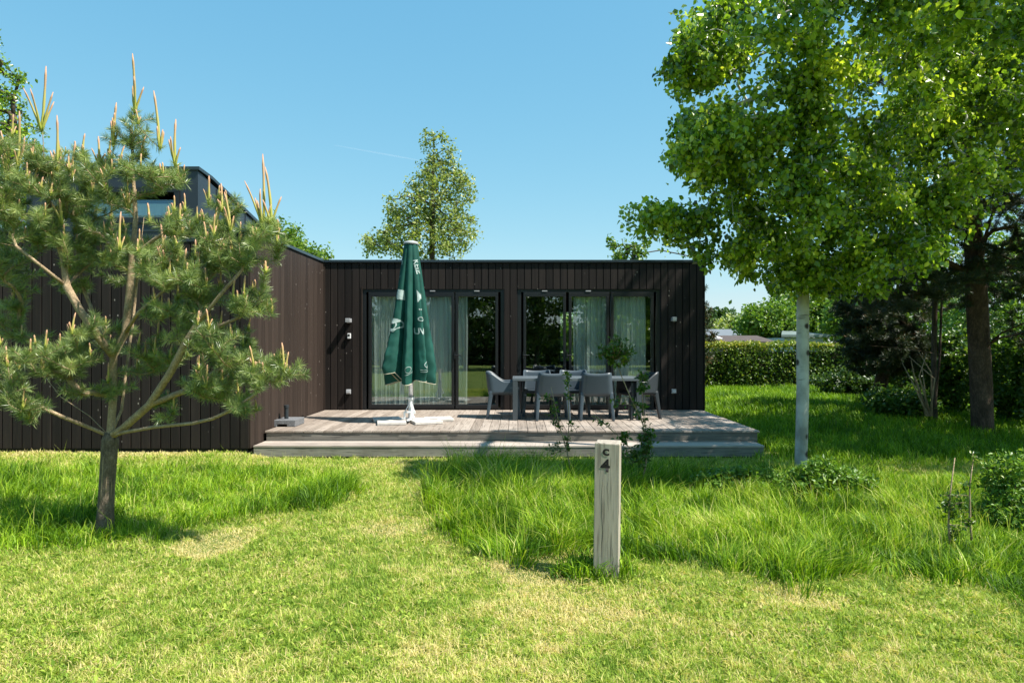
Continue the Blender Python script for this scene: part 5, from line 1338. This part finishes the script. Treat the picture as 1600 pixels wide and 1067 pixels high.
blades(X, Y, L, .0048 + .0035*rng.random(len(X)), .42 + ct_ + (f2 - .5)*1.4 + (f3 - .5)*.5 + (f1 - .5)*.4 + rng.normal(0, .24, len(X)), .45, 'long_grass', M['long_grass'], 'lush long green meadow grass behind and right of the numbered post', ld)
# lush patch under the young pine
X, Y = scatter(150000, 4.4, 9.3, 1.3, .85)
k = inpoly(X, Y, polyB); X, Y = X[k], Y[k]; X = X + rng.normal(0, .10, len(X)); Y = Y + rng.normal(0, .10, len(X)); k = Y < 9.0; X, Y = X[k], Y[k]; X, Y, cl_, cf_, ct_ = clump(X, Y, .7, .06, 1400); f1 = fbm(X, Y, 1.4); f2 = fbm(X, Y, 5)
tuft = np.exp(-(((X - W(515, 775)[0])/.28)**2 + ((Y - W(515, 775)[1])/.45)**2))
f3 = fbm(X + 70, Y, 2.2); L = (.04 + .22*f3**1.6 + .06*f1 + .05*rng.random(len(X)) + .15*tuft)*cf_; ld = np.stack([.2 + .8*(fbm(X + 3, Y, 2) - .5), .5*(fbm(X, Y + 7, 2) - .5)], 1) + cl_
blades(X, Y, L, .0048 + .003*rng.random(len(X)), .42 + ct_ + (f2 - .5)*1.1 - (f3 - .5)*.5 + rng.normal(0, .17, len(X)), .7, 'lush_grass', M['long_grass'], 'knee deep lush green grass under the young pine', ld)
# grass beyond, right of the deck
X, Y = scatter(230000, 7.4, 20.4, 1.2, 1.0)
k = (X > 3.2) & ~inpoly(X, Y, polyA) & ~on_build(X, Y); X, Y = X[k], Y[k]; f1 = fbm(X, Y, .8); f2 = fbm(X, Y, 3)
mown = np.clip(1 - np.abs(Y - 8.6 - .3*np.sin(X))/.9, 0, 1)
L = (.10 + .14*f1 + .06*rng.random(len(X)))*(1 - .75*mown)
blades(X, Y, L, (.007 + .005*rng.random(len(X)))*(Y/10)**.8, .36 + (f2 - .5)*.8 + .3*mown + rng.normal(0, .17, len(X)), .5, 'back_lawn_grass', M['long_grass'], 'tall shaded grass between the deck, the pines and the hedge')
X, Y = scatter(9000, 4.2, 9.5, 1.3, .85); k = (inpoly(X, Y, polyA) | (inpoly(X, Y, polyB) & (rng.random(len(X)) < .4))) & ~on_build(X, Y) & (fbm(X, Y, 1.8) > .42); X, Y = X[k], Y[k]
blades(X, Y, .24 + .16*rng.random(len(X)), .0026 + .001*rng.random(len(X)), .88 + rng.normal(0, .1, len(X)), .30, 'seed_stalks', M['long_grass'], 'thin pale seed stalks rising out of the long grass')
# tuft at the post foot
n_ = 1500; a = rng.uniform(0, 2*np.pi, n_); r_ = np.abs(rng.normal(.13, .055, n_)); X = pX + r_*np.cos(a)*1.3 - .09; Y = pY - .01 + r_*np.sin(a)*.9; kk = (Y > pY - .06) | (rng.random(n_) < .45); X, Y = X[kk], Y[kk]
k = ~((np.abs(X - pX) < .08) & (np.abs(Y - pY) < .08)); X, Y = X[k], Y[k]
blades(X, Y, .07 + .17*rng.random(len(X))**1.5, .006 + .003*rng.random(len(X)), .35 + rng.normal(0, .25, len(X)), .8, 'grass_tuft', M['long_grass'], 'untrimmed grass tuft around the foot of the numbered post')
# tuft around the pine foot
n_ = 600; a = rng.uniform(0, 2*np.pi, n_); r_ = np.abs(rng.normal(.16, .08, n_)); X = pX0 + r_*np.cos(a)*1.6; Y = pY0 + r_*np.sin(a)
blades(X, Y, .08 + .12*rng.random(n_), .005 + .003*rng.random(n_), .5 + rng.normal(0, .25, n_), .6, 'grass_tuft', M['long_grass'], 'longer grass with dry stalks around the foot of the young pine')
# dry clippings lying on the lawn
X, Y = scatter(26000, 2.8, 9, 1.5); k = ~on_build(X, Y) & ~inpoly(X, Y, polyA) & (rng.random(len(X)) < .25 + .9*dryness(X, Y) + (fbm(X, Y, 6) > .56)); X, Y = X[k], Y[k]
C = np.stack([X, Y, gh(X, Y) + .018 + .022*rng.random(len(X))], 1); V, T, tn = leaves_np(C, .05, np.clip(rng.normal(.95, .08, len(X)), 0, 1), up=1.5, droop=0, aspect=.07)
tag(np_mesh('dry_clippings', V, T, M['grass'], None, tn), 'pale dry grass clippings lying on the mown lawn', 'clippings', kind='stuff')
# broad leaved weeds in the lawn
n_ = 30000; X, Y = scatter(n_, 2.8, 8, 1.3); k = (fbm(X, Y, 2.0) > .5) & ~inpoly(X, Y, polyA) & (dryness(X, Y) < .3); X, Y = X[k], Y[k]
C = np.stack([X, Y, gh(X, Y) + .012 + .02*rng.random(len(X))], 1); V, T, tn = leaves_np(C, .026, np.clip(rng.normal(.35, .2, len(X)), 0, 1), up=1.2, droop=-.1, aspect=.6)
tag(np_mesh('lawn_weeds', V, T, M['grass'], None, tn), 'small broad leaved weeds and clover in the mown lawn', 'weeds', kind='stuff')
